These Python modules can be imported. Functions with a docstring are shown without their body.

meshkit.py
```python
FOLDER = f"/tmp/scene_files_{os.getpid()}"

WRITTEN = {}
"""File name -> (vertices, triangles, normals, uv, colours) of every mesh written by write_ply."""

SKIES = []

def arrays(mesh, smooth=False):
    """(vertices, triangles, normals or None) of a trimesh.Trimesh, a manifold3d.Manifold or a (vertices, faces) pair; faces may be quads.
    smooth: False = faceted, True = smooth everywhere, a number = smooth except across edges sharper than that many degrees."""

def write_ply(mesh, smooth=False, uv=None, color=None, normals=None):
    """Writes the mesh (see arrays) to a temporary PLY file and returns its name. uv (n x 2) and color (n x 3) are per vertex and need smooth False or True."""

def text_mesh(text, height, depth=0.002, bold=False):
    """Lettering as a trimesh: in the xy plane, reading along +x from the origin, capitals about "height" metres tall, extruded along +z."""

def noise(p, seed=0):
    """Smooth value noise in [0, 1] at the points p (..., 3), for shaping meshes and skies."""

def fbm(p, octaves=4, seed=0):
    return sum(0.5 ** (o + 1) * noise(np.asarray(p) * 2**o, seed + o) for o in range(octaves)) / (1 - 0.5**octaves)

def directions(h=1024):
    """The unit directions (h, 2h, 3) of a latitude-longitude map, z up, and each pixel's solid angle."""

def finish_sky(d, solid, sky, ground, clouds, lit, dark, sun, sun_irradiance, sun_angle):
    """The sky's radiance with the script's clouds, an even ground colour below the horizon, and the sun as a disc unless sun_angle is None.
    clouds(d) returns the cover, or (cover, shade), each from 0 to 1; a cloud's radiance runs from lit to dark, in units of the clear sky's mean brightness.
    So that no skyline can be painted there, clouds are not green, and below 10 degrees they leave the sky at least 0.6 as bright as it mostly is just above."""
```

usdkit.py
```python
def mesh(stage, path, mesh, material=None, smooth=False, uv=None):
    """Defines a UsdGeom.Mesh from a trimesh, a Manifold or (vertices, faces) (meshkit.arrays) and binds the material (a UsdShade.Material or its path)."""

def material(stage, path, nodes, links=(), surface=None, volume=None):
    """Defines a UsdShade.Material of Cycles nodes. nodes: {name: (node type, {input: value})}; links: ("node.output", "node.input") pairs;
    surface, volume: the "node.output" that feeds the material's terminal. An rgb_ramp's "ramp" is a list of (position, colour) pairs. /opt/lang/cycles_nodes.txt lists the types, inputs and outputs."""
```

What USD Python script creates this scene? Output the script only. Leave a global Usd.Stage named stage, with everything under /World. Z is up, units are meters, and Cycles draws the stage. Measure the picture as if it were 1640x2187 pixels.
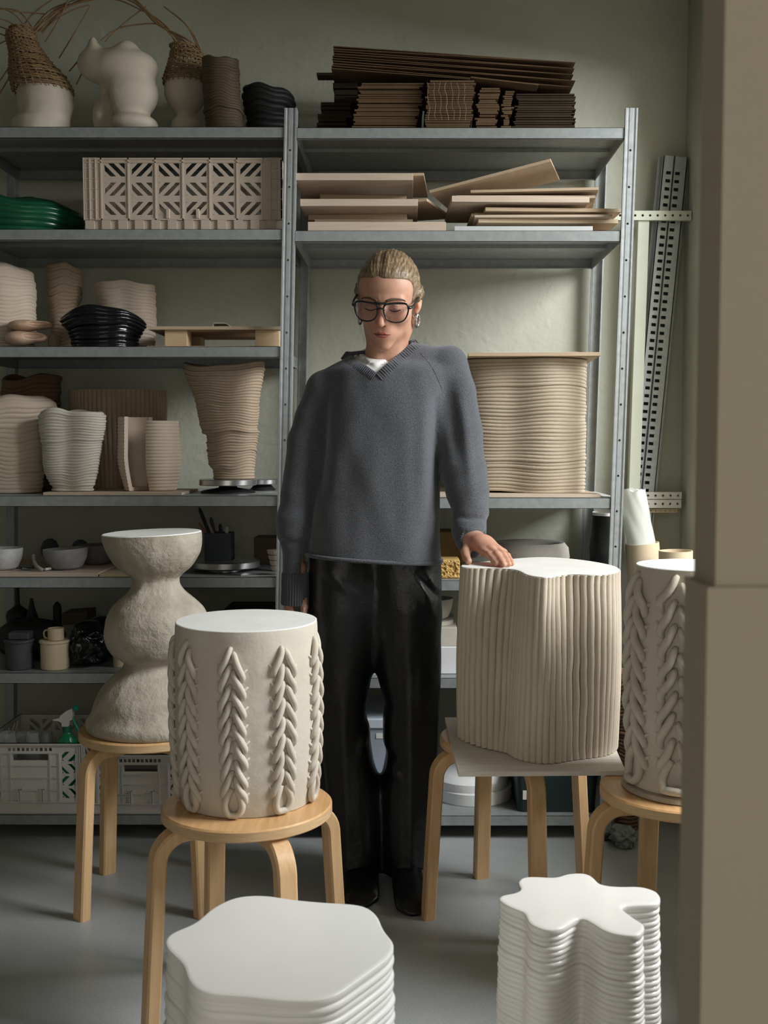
import math, random
import numpy as np, trimesh, usdkit, meshkit
import manifold3d as m3
from pxr import Usd, UsdGeom, UsdLux, Gf, Sdf, UsdShade
from shapely.geometry import Polygon, box as rect, Point, LineString
from shapely import union_all, affinity

random.seed(7)
RNG = np.random.default_rng(7)
stage = Usd.Stage.CreateInMemory()
UsdGeom.SetStageUpAxis(stage, 'Z'); UsdGeom.SetStageMetersPerUnit(stage, 1.0)
UsdGeom.Xform.Define(stage, '/World'); UsdGeom.Scope.Define(stage, '/World/Looks')

# ---------------------------------------------------------------- camera
FPX, PX, PY, CAMZ = 2392.0, 870.0, 1093.5, 1.2          # focal length and principal point of a 1640 x 2187 frame
TH = math.atan((PY - 940) / FPX)                        # the camera looks a little down
cam = UsdGeom.Camera.Define(stage, '/World/camera')
cam.AddTranslateOp().Set((0, 0, CAMZ)); cam.AddRotateXOp().Set(90 - math.degrees(TH))
cam.CreateHorizontalApertureAttr(24.0); cam.CreateFocalLengthAttr(24.0 * FPX / 1640)
cam.CreateHorizontalApertureOffsetAttr(-24.0 * (PX - 820) / 1640)
cam.CreateFStopAttr(5.6); cam.CreateFocusDistanceAttr(2.8)
cam.CreateExposureAttr(0.0)

# ---------------------------------------------------------------- light: soft daylight from outdoors, most of it through the window in the right wall
dome = UsdLux.DomeLight.Define(stage, '/World/sky_light')
dome.CreateColorAttr((1.0, 0.95, 0.86)); dome.CreateIntensityAttr(0.33)
win = UsdLux.RectLight.Define(stage, '/World/window_daylight')
WY0, WY1, WZ0, WZ1 = 1.55, 3.62, 0.70, 2.45             # the opening in the right wall
win.CreateWidthAttr(1.5); win.CreateHeightAttr(1.25)      # the patch of bright sky the window faces
LP, LT = Gf.Vec3d(2.5, 1.95, 2.55), Gf.Vec3d(0.1, 2.4, 0.9)
win.AddTransformOp().Set(Gf.Matrix4d().SetLookAt(LP, LT, Gf.Vec3d(0, 0, 1)).GetInverse())
win.CreateColorAttr((0.95, 0.98, 1.0)); win.CreateIntensityAttr(27.0)

# ---------------------------------------------------------------- helpers
def at(px, py, Y):
    """The point at depth Y that the lens sees at a pixel of the photograph."""
    dx, dv = (px - PX) / FPX, (PY - py) / FPX
    t = Y / (math.cos(TH) + dv * math.sin(TH))
    return np.array([dx * t, Y, CAMZ + t * (-math.sin(TH) + dv * math.cos(TH))])
def on(px, py, z):
    """The point of the level z that the lens sees at a pixel."""
    dx, dv = (px - PX) / FPX, (PY - py) / FPX
    t = (z - CAMZ) / (-math.sin(TH) + dv * math.cos(TH))
    return np.array([dx * t, t * (math.cos(TH) + dv * math.sin(TH)), z])
def X(px, Y): return at(px, 940, Y)[0]
def Z(py, Y): return at(870, py, Y)[2]

USED = {}
def numbered(path):
    k = USED.get(path, -1) + 1; USED[path] = k
    return path if k == 0 else f'{path}_{k:03d}'
def tag(p, label=None, cat=None, group=None, kind=None):
    for k, v in (('label', label), ('category', cat), ('group', group), ('kind', kind)):
        if v: p.SetCustomDataByKey(k, v)
    return p
LOC = {}
def thing(name, label, cat, loc=(0, 0, 0), group=None, rotz=0):
    """An Xform at the thing's base; its parts are given in world coordinates (or local ones with loc 0)."""
    path = numbered('/World/' + name); x = UsdGeom.Xform.Define(stage, path)
    x.AddTranslateOp().Set(tuple(float(v) for v in loc))
    if rotz: x.AddRotateZOp().Set(math.degrees(rotz))
    LOC[path] = np.array(loc, float) if not rotz else np.zeros(3)
    return tag(x.GetPrim(), label, cat, group)
def part(parent, name, mesh, mat, smooth=False, label=None, kind=None):
    pp = str(parent.GetPath()); v, f, n = meshkit.arrays(mesh, smooth)
    root = '/'.join(pp.split('/')[:3]); v = v - LOC.get(root, np.zeros(3))
    path = numbered(f'{pp}/{name}')
    m = UsdGeom.Mesh.Define(stage, path)
    from pxr import Vt
    m.CreatePointsAttr(Vt.Vec3fArray.FromNumpy(v.astype(np.float32)))
    m.CreateFaceVertexCountsAttr(Vt.IntArray.FromNumpy(np.full(len(f), 3, np.int32)))
    m.CreateFaceVertexIndicesAttr(Vt.IntArray.FromNumpy(f.astype(np.int32).ravel()))
    m.CreateSubdivisionSchemeAttr('none')
    if n is not None:
        m.CreateNormalsAttr(Vt.Vec3fArray.FromNumpy(n.astype(np.float32))); m.SetNormalsInterpolation('vertex')
    UsdShade.MaterialBindingAPI.Apply(m.GetPrim()).Bind(mat)
    return tag(m.GetPrim(), label=label, kind=kind)
def solo(name, mesh, mat, label, cat, group=None, smooth=False, kind=None, loc=(0, 0, 0)):
    """A thing that is one mesh."""
    w = UsdGeom.Xform(stage.GetPrimAtPath('/World')).GetPrim()
    p = part(w, name, mesh, mat, smooth)
    return tag(p, label, cat, group, kind)
def copy_of(src, loc, rotz, label=None, group=None):
    was = src.GetCustomData(); name = src.GetName()
    r = thing(name, label or was['label'], was['category'], loc, group or was.get('group'), rotz or 1e-9)
    r.GetReferences().AddInternalReference(src.GetPath()); r.SetInstanceable(True)
    return r

def cat(*ms):
    ms = [m for g in ms for m in (g if isinstance(g, (list, tuple)) else [g])]
    return trimesh.util.concatenate([m if isinstance(m, trimesh.Trimesh) else T(m) for m in ms])
def T(m):
    v, f, _ = meshkit.arrays(m); return trimesh.Trimesh(v, f, process=False)
def bx(x0, x1, y0, y1, z0, z1, c=0.0):
    """A box, its edges chamfered by c."""
    if not c:
        m = trimesh.creation.box((x1 - x0, y1 - y0, z1 - z0)); m.apply_translation(((x0 + x1) / 2, (y0 + y1) / 2, (z0 + z1) / 2)); return m
    p = []
    for i in range(8):
        s = np.array([(i & 1) * 2 - 1, (i >> 1 & 1) * 2 - 1, (i >> 2) * 2 - 1], float); h = np.array([x1 - x0, y1 - y0, z1 - z0]) / 2
        for k in range(3):
            q = h - c; q[k] = h[k]; p.append(s * q)
    return trimesh.convex.convex_hull(np.array(p) + [(x0 + x1) / 2, (y0 + y1) / 2, (z0 + z1) / 2])
def rot(m, ang, axis, about):
    m = m.copy(); m.apply_transform(trimesh.transformations.rotation_matrix(ang, axis, about)); return m
def tube(pts, rad, n=8, closed=False, caps=True):
    """A tube of radius rad (number or list) along a polyline."""
    p = np.asarray(pts, float); k = len(p); r = np.broadcast_to(rad, (k,)).astype(float)
    t = np.roll(p, -1, 0) - np.roll(p, 1, 0) if closed else np.gradient(p, axis=0)
    t /= np.linalg.norm(t, axis=1, keepdims=True) + 1e-12
    a = np.zeros_like(t); u = np.cross(t[0], [0.31, 0.17, 0.94]); u = u if np.linalg.norm(u) > .1 else np.cross(t[0], [1, 0, 0])
    for i in range(k):
        u = u - t[i] * np.dot(u, t[i]); u /= np.linalg.norm(u) + 1e-12; a[i] = u
    b = np.cross(t, a); g = np.arange(n) * 2 * np.pi / n
    v = p[:, None] + r[:, None, None] * (np.cos(g)[None, :, None] * a[:, None] + np.sin(g)[None, :, None] * b[:, None])
    v = v.reshape(-1, 3); q = []
    ii = np.arange(k if closed else k - 1)[:, None]; jj = np.arange(n)[None]
    i2 = (ii + 1) % k; j2 = (jj + 1) % n
    q = np.stack(np.broadcast_arrays(ii * n + jj, ii * n + j2, i2 * n + j2, i2 * n + jj), -1).reshape(-1, 4)
    f = np.vstack([q[:, [0, 1, 2]], q[:, [0, 2, 3]]])
    if caps and not closed:
        v = np.vstack([v, p[0], p[-1]]); j = np.arange(n)
        f = np.vstack([f, np.stack([np.full(n, k * n), (j + 1) % n, j], 1), np.stack([np.full(n, k * n + 1), (k - 1) * n + j, (k - 1) * n + (j + 1) % n], 1)])
    return trimesh.Trimesh(v, f, process=False)
def spline(pts, n=40, closed=False):
    from scipy.interpolate import CubicSpline
    p = np.asarray(pts, float)
    if closed: p = np.vstack([p, p[:1]])
    d = np.r_[0, np.cumsum(np.linalg.norm(np.diff(p, axis=0), axis=1) ** .5)]
    c = CubicSpline(d, p, bc_type='periodic' if closed else 'natural')
    return c(np.linspace(0, d[-1], n, endpoint=not closed))
def grid_faces(rows, n, flip=False):
    i = np.arange(rows - 1)[:, None]; j = np.arange(n)[None]; j2 = (j + 1) % n
    q = np.stack(np.broadcast_arrays(i * n + j, i * n + j2, (i + 1) * n + j2, (i + 1) * n + j), -1).reshape(-1, 4)
    f = np.vstack([q[:, [0, 1, 2]], q[:, [0, 2, 3]]]); return f[:, ::-1] if flip else f
def rings(R, cap0=True, cap1=True):
    """A surface through rings of points (rows, n, 3), bottom to top, counter-clockwise; the ends closed by fans."""
    R = np.asarray(R, float); k, n, _ = R.shape; v = R.reshape(-1, 3); f = [grid_faces(k, n)]; j = np.arange(n)
    if cap0: v = np.vstack([v, R[0].mean(0)]); f.append(np.stack([np.full(n, len(v) - 1), (j + 1) % n, j], 1))
    if cap1: v = np.vstack([v, R[-1].mean(0)]); f.append(np.stack([np.full(n, len(v) - 1), (k - 1) * n + j, (k - 1) * n + (j + 1) % n], 1))
    return trimesh.Trimesh(v, np.vstack(f), process=False)
def lathe(prof, cx=0, cy=0, n=48):
    """prof: (radius, z) from bottom to top."""
    g = np.arange(n) * 2 * np.pi / n
    return rings([np.stack([cx + r * np.cos(g), cy + r * np.sin(g), np.full(n, z)], 1) for r, z in prof])
def prism(poly, depth):
    """A shapely polygon in (x, z) extruded along y from 0 to depth."""
    ps = list(getattr(poly, 'geoms', [poly])); out = []
    for g in ps:
        m = trimesh.creation.extrude_polygon(g, depth, engine='earcut')
        m.vertices = m.vertices[:, [0, 2, 1]]; m.faces = m.faces[:, ::-1]; out.append(m)
    return trimesh.util.concatenate(out)
def mf(m):
    v, f, _ = meshkit.arrays(m); t = trimesh.Trimesh(v, f, process=True)
    return m3.Manifold(m3.Mesh(np.asarray(t.vertices, np.float32), np.asarray(t.faces, np.uint32)))
def lin(*c): return tuple((x / 255 / 12.92 if x <= 10.3 else ((x / 255 + .055) / 1.055) ** 2.4) for x in c)

# ---------------------------------------------------------------- materials
MATS = {}
def mat(name, col, rough=.6, metal=0, var=None, vscale=6, bump=None, spec=.5, extra=None, stretch=(1, 1, 1), detail=4, coat=0, sheen=0):
    """Principled surface: col varied by noise towards var; bump = (scale, distance)."""
    nodes = {'g': ('geometry', {}), 'm': ('mapping', {'scale': stretch}), 'p': ('principled_bsdf', {'roughness': rough, 'metallic': metal, 'specular_ior_level': spec, 'coat_weight': coat, 'sheen_weight': sheen, 'base_color': col})}
    links = [('g.position', 'm.vector')]
    if var is not None:
        nodes['n'] = ('noise_texture', {'scale': vscale, 'detail': detail, 'roughness': .6}); nodes['r'] = ('rgb_ramp', {'ramp': [(.3, col), (.7, var)]})
        links += [('m.vector', 'n.vector'), ('n.fac', 'r.fac'), ('r.color', 'p.base_color')]
    if bump:
        nodes['bn'] = ('noise_texture', {'scale': bump[0], 'detail': 5, 'roughness': .6}); nodes['b'] = ('bump', {'strength': 1.0, 'distance': bump[1]})
        links += [('m.vector', 'bn.vector'), ('bn.fac', 'b.height'), ('b.normal', 'p.normal')]
    if extra: nodes['p'][1].update(extra)
    MATS[name] = usdkit.material(stage, '/World/Looks/' + name, nodes, links, surface='p.BSDF')
    return MATS[name]
# ---------------------------------------------------------------- looks
M_WALL = usdkit.material(stage, '/World/Looks/plaster', {
    'g': ('geometry', {}), 'n': ('noise_texture', {'scale': 2.2, 'detail': 5, 'roughness': .6}),
    'r': ('rgb_ramp', {'ramp': [(.3, (.45, .45, .37)), (.7, (.52, .52, .435))]}),
    'a': ('noise_texture', {'scale': 7, 'detail': 3, 'roughness': .5, 'distortion': 1.2}), 'ar': ('rgb_ramp', {'ramp': [(.60, (0, 0, 0)), (.68, (1, 1, 1))]}),
    'c': ('noise_texture', {'scale': 28, 'detail': 4, 'roughness': .55}), 'k': ('math', {'math_type': 'multiply_add', 'value2': .35}),
    'b': ('bump', {'strength': .55, 'distance': .005}), 'p': ('principled_bsdf', {'roughness': .75, 'specular_ior_level': .25})},
    [('g.position', 'n.vector'), ('n.fac', 'r.fac'), ('r.color', 'p.base_color'), ('g.position', 'a.vector'), ('a.fac', 'ar.fac'), ('g.position', 'c.vector'),
     ('ar.color', 'k.value1'), ('c.fac', 'k.value3'), ('k.value', 'b.height'), ('b.normal', 'p.normal')], surface='p.BSDF')
M_SIDE = mat('bare_concrete', (.36, .36, .28), .85, var=(.44, .44, .35), vscale=5, bump=(20, .004))
M_JAMB = mat('jamb_paint', (.35, .305, .235), .8, spec=.2)
M_CEIL = mat('ceiling_paint', (.42, .41, .34), .9)
M_FLOOR = usdkit.material(stage, '/World/Looks/floor_coating', {
    'g': ('geometry', {}), 'n': ('noise_texture', {'scale': 2.4, 'detail': 6, 'roughness': .6}), 'r': ('rgb_ramp', {'ramp': [(.3, (.36, .375, .37)), (.7, (.45, .465, .46))]}),
    'f': ('noise_texture', {'scale': 320, 'detail': 2}), 'fr': ('rgb_ramp', {'ramp': [(.3, (.80, .80, .80)), (.7, (1.12, 1.12, 1.12))]}), 'x': ('mix_color', {'blend_type': 'multiply', 'fac': 1.0, 'use_clamp': False}),
    's': ('noise_texture', {'scale': 5, 'detail': 4}), 'sr': ('rgb_ramp', {'ramp': [(.3, (.30, .30, .30)), (.7, (.46, .46, .46))]}), 'b': ('bump', {'strength': .5, 'distance': .0008}), 'p': ('principled_bsdf', {'specular_ior_level': .5})},
    [('g.position', 'n.vector'), ('n.fac', 'r.fac'), ('g.position', 'f.vector'), ('f.fac', 'fr.fac'), ('r.color', 'x.a'), ('fr.color', 'x.b'), ('x.result', 'p.base_color'), ('g.position', 's.vector'), ('s.fac', 'sr.fac'), ('sr.color', 'p.roughness'), ('f.fac', 'b.height'), ('b.normal', 'p.normal')], surface='p.BSDF')
M_STEEL = mat('galvanised_steel', (.33, .355, .355), .45, .35, var=(.42, .445, .45), vscale=55, detail=3)
M_STEEL_D = mat('galvanised_steel_shelf', (.27, .295, .29), .5, .3, var=(.35, .37, .37), vscale=40, detail=3)
M_HOLE = mat('dark_bolt', (.02, .02, .02), .6)

W = stage.GetPrimAtPath('/World')
def struct(name, mesh, m, smooth=False):
    p = part(W, name, mesh, m, smooth); p.SetCustomDataByKey('kind', 'structure'); return p
YF = on(870, 1794, 0)[1]                    # front of the shelving
DEP = 0.52; YB = YF + DEP                   # its back
YW = YB + .045                              # back wall
XR = at(1455, 940, YW)[0]                   # right wall
struct('floor', bx(-3.6, 3.2, -2.5, YW + .1, -.1, 0), M_FLOOR)
struct('ceiling', bx(-3.6, 3.2, -2.5, YW + .1, 3.1, 3.2), M_CEIL)
# back wall: a gently uneven plastered face
gx, gz = np.meshgrid(np.linspace(-3.6, 3.2, 171), np.linspace(0, 3.1, 79))
dy = (meshkit.fbm(np.stack([gx * 1.6, gz * 1.6, gx * 0], -1), 3, 3) - .5) * .02
fr = np.stack([gx, YW + dy, gz], -1).reshape(-1, 3); nx = 171; idx = np.arange(78 * 170); i0 = idx // 170 * nx + idx % 170
q = np.stack([i0, i0 + 1, i0 + nx + 1, i0 + nx], 1)
struct('wall_back', cat(trimesh.Trimesh(fr, np.vstack([q[:, [0, 1, 2]], q[:, [0, 2, 3]]]), process=False), bx(-3.6, 3.2, YW + .02, YW + .12, 0, 3.1)), M_WALL, 60)
struct('wall_left', bx(-3.7, -3.6, -2.5, YW + .1, 0, 3.1), M_WALL)
# right wall with the window opening
pr = Polygon([(1.0, 0), (YW, 0), (YW, 3.1), (1.0, 3.1)]).difference(rect(WY0, WZ0, WY1, WZ1))
wr = prism(pr, .22); wr.vertices = np.stack([XR + wr.vertices[:, 1], wr.vertices[:, 0], wr.vertices[:, 2]], 1); wr.faces = wr.faces[:, ::-1]
struct('wall_right', wr, M_SIDE)
M_FRAME = mat('window_paint', (.7, .7, .66), .5)
wf = [bx(XR + .12, XR + .18, WY0, WY1, WZ0, WZ0 + .05), bx(XR + .12, XR + .18, WY0, WY1, WZ1 - .05, WZ1), bx(XR + .12, XR + .18, WY0, WY0 + .05, WZ0, WZ1), bx(XR + .12, XR + .18, WY1 - .05, WY1, WZ0, WZ1),
      bx(XR + .13, XR + .17, (WY0 + WY1) / 2 - .02, (WY0 + WY1) / 2 + .02, WZ0, WZ1)]
wn = UsdGeom.Xform.Define(stage, '/World/window_1').GetPrim(); wn.SetCustomDataByKey('kind', 'structure')
part(wn, 'window_frame', cat(wf), M_FRAME)
# the end of the wall the camera looks past, with a slightly thicker dado below
JX = (1485 - PX) / FPX
door = prism(rect(-3.6, 0, 3.2, 3.1).difference(rect(-.78, -.1, JX, 2.2)), .07); door.apply_translation((0, .93, 0)); struct('wall_front', door, M_JAMB)
struct('trim_1', bx((1465 - PX) / FPX, 3.2, .922, 1.0006, 0, 1.078), M_JAMB)

# ---------------------------------------------------------------- shelving: two bays that lean a little to the right
LEAN = .0255
XM, XRT = X(608, YF), X(1322.5, YF); BAY = XRT - XM; XL = XM - BAY
lean = lambda z: LEAN * (z - 1.2)
ZTOP = Z(231, YF)
LV = [271, 489.5, 740, 1059, 1233, 1437.5, 1740]; RV = [272.5, 492.5, None, 1063.5, 1239.5, 1448, 1742]
ZL = [Z(y, YF) for y in LV]; ZR = [None if y is None else Z(y, YF) for y in RV]
LIP = .0315
shelf = thing('metal_shelving_unit', 'galvanised steel shelving unit of two bays full of clay work along the back wall', 'shelf', (XM, YF, 0))
def sheared(m):
    m = m.copy(); m.vertices[:, 0] += lean(m.vertices[:, 2]); return m
def upright(x, front, side):
    """A folded upright with ridged face and a row of holes; front: faces the camera; side: -1 or 1, where its flange runs back."""
    w, d = .036, .036
    o = [(0, 0), (.005, 0), (.007, .003), (.012, .003), (.013, .0015), (.023, .0015), (.024, .003), (.029, .003), (.031, 0), (w, 0), (w, d), (w - .004, d), (w - .004, .0075), (.003, .0075), (.003, .012), (0, .012)]
    pl = Polygon(o) if side > 0 else Polygon([(w - a, b) for a, b in o])
    m = trimesh.creation.extrude_polygon(pl, ZTOP, engine='earcut'); m.apply_translation((x - w / 2, 0, 0))
    bp = bx(.004, w - .004, .012, .0135, 0, ZTOP - .002) if side > 0 else bx(.004, w - .004, .012, .0135, 0, ZTOP - .002); bp.apply_translation((x - w / 2, 0, 0)); k = mf(m); cut = []
    for i in range(21):
        z = .05 + i * .1045
        if z > ZTOP - .03: break
        c = m3.Manifold.cylinder(.03, .0036 if front else .006, circular_segments=8).rotate([90, 0, 0]).translate([x, .0115, z]); cut.append(c)
    k = k - m3.Manifold.batch_boolean(cut, m3.OpType.Add)
    m = cat(T(k), bp); m.apply_translation((0, YF - .004, 0)) if front else None
    if not front: m.vertices[:, 1] = YB + .004 - m.vertices[:, 1]; m.faces = m.faces[:, ::-1]
    return sheared(m)
for x, s in ((XL, 1), (XM, 1), (XRT, 1)):
    part(shelf, 'upright', upright(x, True, s), M_STEEL); part(shelf, 'upright', upright(x, False, s), M_STEEL)
for x in (XL, XM, XRT):
    for y in (YF + .01, YB - .01): part(shelf, 'foot_cap', bx(x - .021 + lean(0), x + .021 + lean(0), y - .021, y + .021, 0, .022, .004), M_HOLE)
def shelf_board(x0, x1, z):
    x0 += .0185; x1 -= .0185
    t = .0012; l = [bx(x0, x1, YF, YB, z - t, z), bx(x0, x1, YF, YF + t, z - LIP, z), bx(x0, x1, YB - t, YB, z - LIP, z), bx(x0, x1, YF, YF + .014, z - LIP, z - LIP + t), bx(x0, x1, YB - .014, YB, z - LIP, z - LIP + t),
         bx(x0, x0 + t, YF, YB, z - LIP, z), bx(x1 - t, x1, YF, YB, z - LIP, z), bx(x0, x1, YF + DEP * .5 - .03, YF + DEP * .5 + .03, z - .012, z - t)]
    return sheared(cat(l))
def brace(x, z, s):
    """The punched side rail under a shelf end."""
    r = Polygon([(YF, z - .034), (YB, z - .034), (YB, z), (YF, z)]).difference(union_all([rect(y, z - .024, y + .022, z - .012) for y in np.arange(YF + .06, YB - .05, .06)]))
    m = prism(r, .002); m.vertices = np.stack([x + m.vertices[:, 1], m.vertices[:, 0], m.vertices[:, 2]], 1); m.faces = m.faces[:, ::-1]; return sheared(m)
for zz, x0, x1 in ((ZL, XL, XM), (ZR, XM, XRT)):
    for z in zz:
        if z is None: continue
        b = part(shelf, 'shelf_board', shelf_board(x0, x1, z), M_STEEL_D)
        part(b, 'side_rail', brace(x0 + .0165, z, 1), M_STEEL_D); part(b, 'side_rail', brace(x1 - .0185, z, -1), M_STEEL_D)
# ---------------------------------------------------------------- foreground: stools and the pots they carry
M_BIRCH = usdkit.material(stage, '/World/Looks/birch', {
    'g': ('texture_coordinate', {}), 'm': ('mapping', {'scale': (30, 30, 2.5)}), 'n': ('noise_texture', {'scale': 3, 'detail': 5, 'roughness': .6}),
    'r': ('rgb_ramp', {'ramp': [(.25, (.58, .36, .175)), (.5, (.68, .44, .23)), (.75, (.73, .495, .275))]}), 'p': ('principled_bsdf', {'roughness': .42, 'specular_ior_level': .4})},
    [('g.object', 'm.vector'), ('m.vector', 'n.vector'), ('n.fac', 'r.fac'), ('r.color', 'p.base_color')], surface='p.BSDF')
M_SEAT = usdkit.material(stage, '/World/Looks/birch_seat', {
    'g': ('texture_coordinate', {}), 'm': ('mapping', {'scale': (60, 5, 8)}), 'n': ('noise_texture', {'scale': 2, 'detail': 5, 'roughness': .6}),
    'r': ('rgb_ramp', {'ramp': [(.25, (.56, .31, .135)), (.5, (.65, .385, .175)), (.75, (.71, .45, .225))]}), 'p': ('principled_bsdf', {'roughness': .33, 'specular_ior_level': .45})},
    [('g.object', 'm.vector'), ('m.vector', 'n.vector'), ('n.fac', 'r.fac'), ('r.color', 'p.base_color')], surface='p.BSDF')
M_EDGE = mat('plywood_edge', (.68, .48, .27), .55, var=(.54, .34, .17), vscale=9, stretch=(3, 3, 60))
M_CLAY = mat('grey_clay', (.53, .475, .395), .85, var=(.60, .545, .465), vscale=9, bump=(60, .0012), spec=.25)
M_CLAY_DRY = mat('dry_clay_top', (.74, .725, .69), .85, var=(.80, .79, .76), vscale=14, spec=.25)
M_ROUGH = mat('scraped_clay', (.33, .28, .215), .9, var=(.49, .44, .365), vscale=13, bump=(34, .006), spec=.2, detail=7)
M_FLUTE = mat('fluted_clay', (.51, .44, .345), .85, var=(.57, .50, .405), vscale=12, bump=(80, .0008), spec=.25)
M_GLOSS = mat('white_glaze', (.79, .765, .725), .16, var=(.82, .80, .765), vscale=5, spec=.5)
M_MATT = mat('white_satin_glaze', (.80, .785, .755), .34, var=(.82, .81, .785), vscale=5, spec=.45)

def stool_leg(ang, z=.45):
    """One bent leg: along under the seat, round the bend, down to the floor."""
    zt = z - .024 - .0145
    arc = [(.137 + .055 * math.sin(t), zt - .055 + .055 * math.cos(t)) for t in np.linspace(0, 1.45, 9)]
    p = np.array([(.045, zt), (.10, zt)] + arc + [(.203, .18), (.213, 0)]); d = np.gradient(p, axis=0); d /= np.linalg.norm(d, axis=1, keepdims=True); nrm = np.stack([d[:, 1], -d[:, 0]], 1)
    nrm[-1] = (-1, 0)
    w, t, c = .0205, .0145, .004; R = []
    sec = [(-w + c, -t), (w - c, -t), (w, -t + c), (w, t - c), (w - c, t), (-w + c, t), (-w, t - c), (-w, -t + c)]
    for q, n in zip(p, nrm): R.append([(q[0] + n[0] * b, a, q[1] + n[1] * b) for a, b in sec])
    m = rings(np.array(R)); m.fix_normals(); return rot(m, ang, [0, 0, 1], [0, 0, 0])
def make_stool(label, cx, cy, ang, r=.175):
    s = thing('wooden_stool', label, 'stool', (cx, cy, 0), 'round birch stools under the clay pieces', 1e-9)
    part(s, 'seat', lathe([(r - .003, .426), (r, .429), (r, .447), (r - .003, .45)], n=72), M_SEAT, 30)
    part(s, 'seat_edge', lathe([(r + .0006, .4292), (r + .0006, .4468)], n=72), M_EDGE, 30)
    for k in range(4): part(s, 'leg', stool_leg(math.radians(ang + 90 * k)), M_BIRCH, 35)
    return s
ST = [make_stool('round birch stool under the pot with five plaited clay columns, nearest to the camera', -.332, 2.28, -150),
      make_stool('round birch stool under the three-bulge clay sculpture on the left', -.675, 2.90, -132, .182),
      make_stool('round birch stool with a pale board on it under the fluted clay stool', .258, 2.805, -165),
      make_stool('round birch stool cut off by the wall edge, under the tall braided pot', .595, 2.386, -172)]

# three-bulge sculpture
prof = [(.4515, .170), (.455, .1735), (.47, .176), (.497, .162), (.533, .150), (.57, .123), (.594, .097), (.610, .080), (.620, .0775), (.632, .090), (.648, .112), (.672, .127), (.700, .134), (.727, .133), (.764, .119), (.785, .098), (.808, .071), (.826, .0605), (.838, .060), (.852, .071), (.868, .092), (.89, .109), (.915, .121), (.945, .1265), (.958, .1265)]
zz, rr = np.array(prof).T; from scipy.interpolate import PchipInterpolator
zs = np.r_[np.linspace(.4515, .958, 92)]; rs = PchipInterpolator(zz, rr)(zs); g = np.arange(96) * 2 * np.pi / 96
scx, scy = -.664, 2.90; R = []
for z, r in zip(zs, rs):
    p = np.stack([np.cos(g), np.sin(g), np.full(96, z * 8)], 1); d = (meshkit.fbm(p * [2.2, 2.2, 1] + 5, 4, 2) - .5) * .016 * min(1, (z - .45) * 12 + .15)
    ox = .010 * math.sin((z - .6) * 9) * (z > .6); R.append(np.stack([scx + ox + (r + d) * np.cos(g), scy + (r + d) * np.sin(g), z + (np.cos(g) * .004 * (z > .93) * (z - .93) * 35)], 1))
top = R[-1].copy(); c0 = top.mean(0)
R += [c0 + (top - c0) * k + [0, 0, h] for k, h in ((.985, .003), (.94, .004), (.5, .002))]
sc = thing('clay_sculpture', 'rough grey clay sculpture of three stacked bulges on the left stool', 'sculpture', (scx, scy, .45))
part(sc, 'body', rings(R[:92]), M_ROUGH, 50); part(sc, 'top', rings([R[91] + [0, 0, .0004]] + R[92:]), M_CLAY_DRY, 40)

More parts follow.
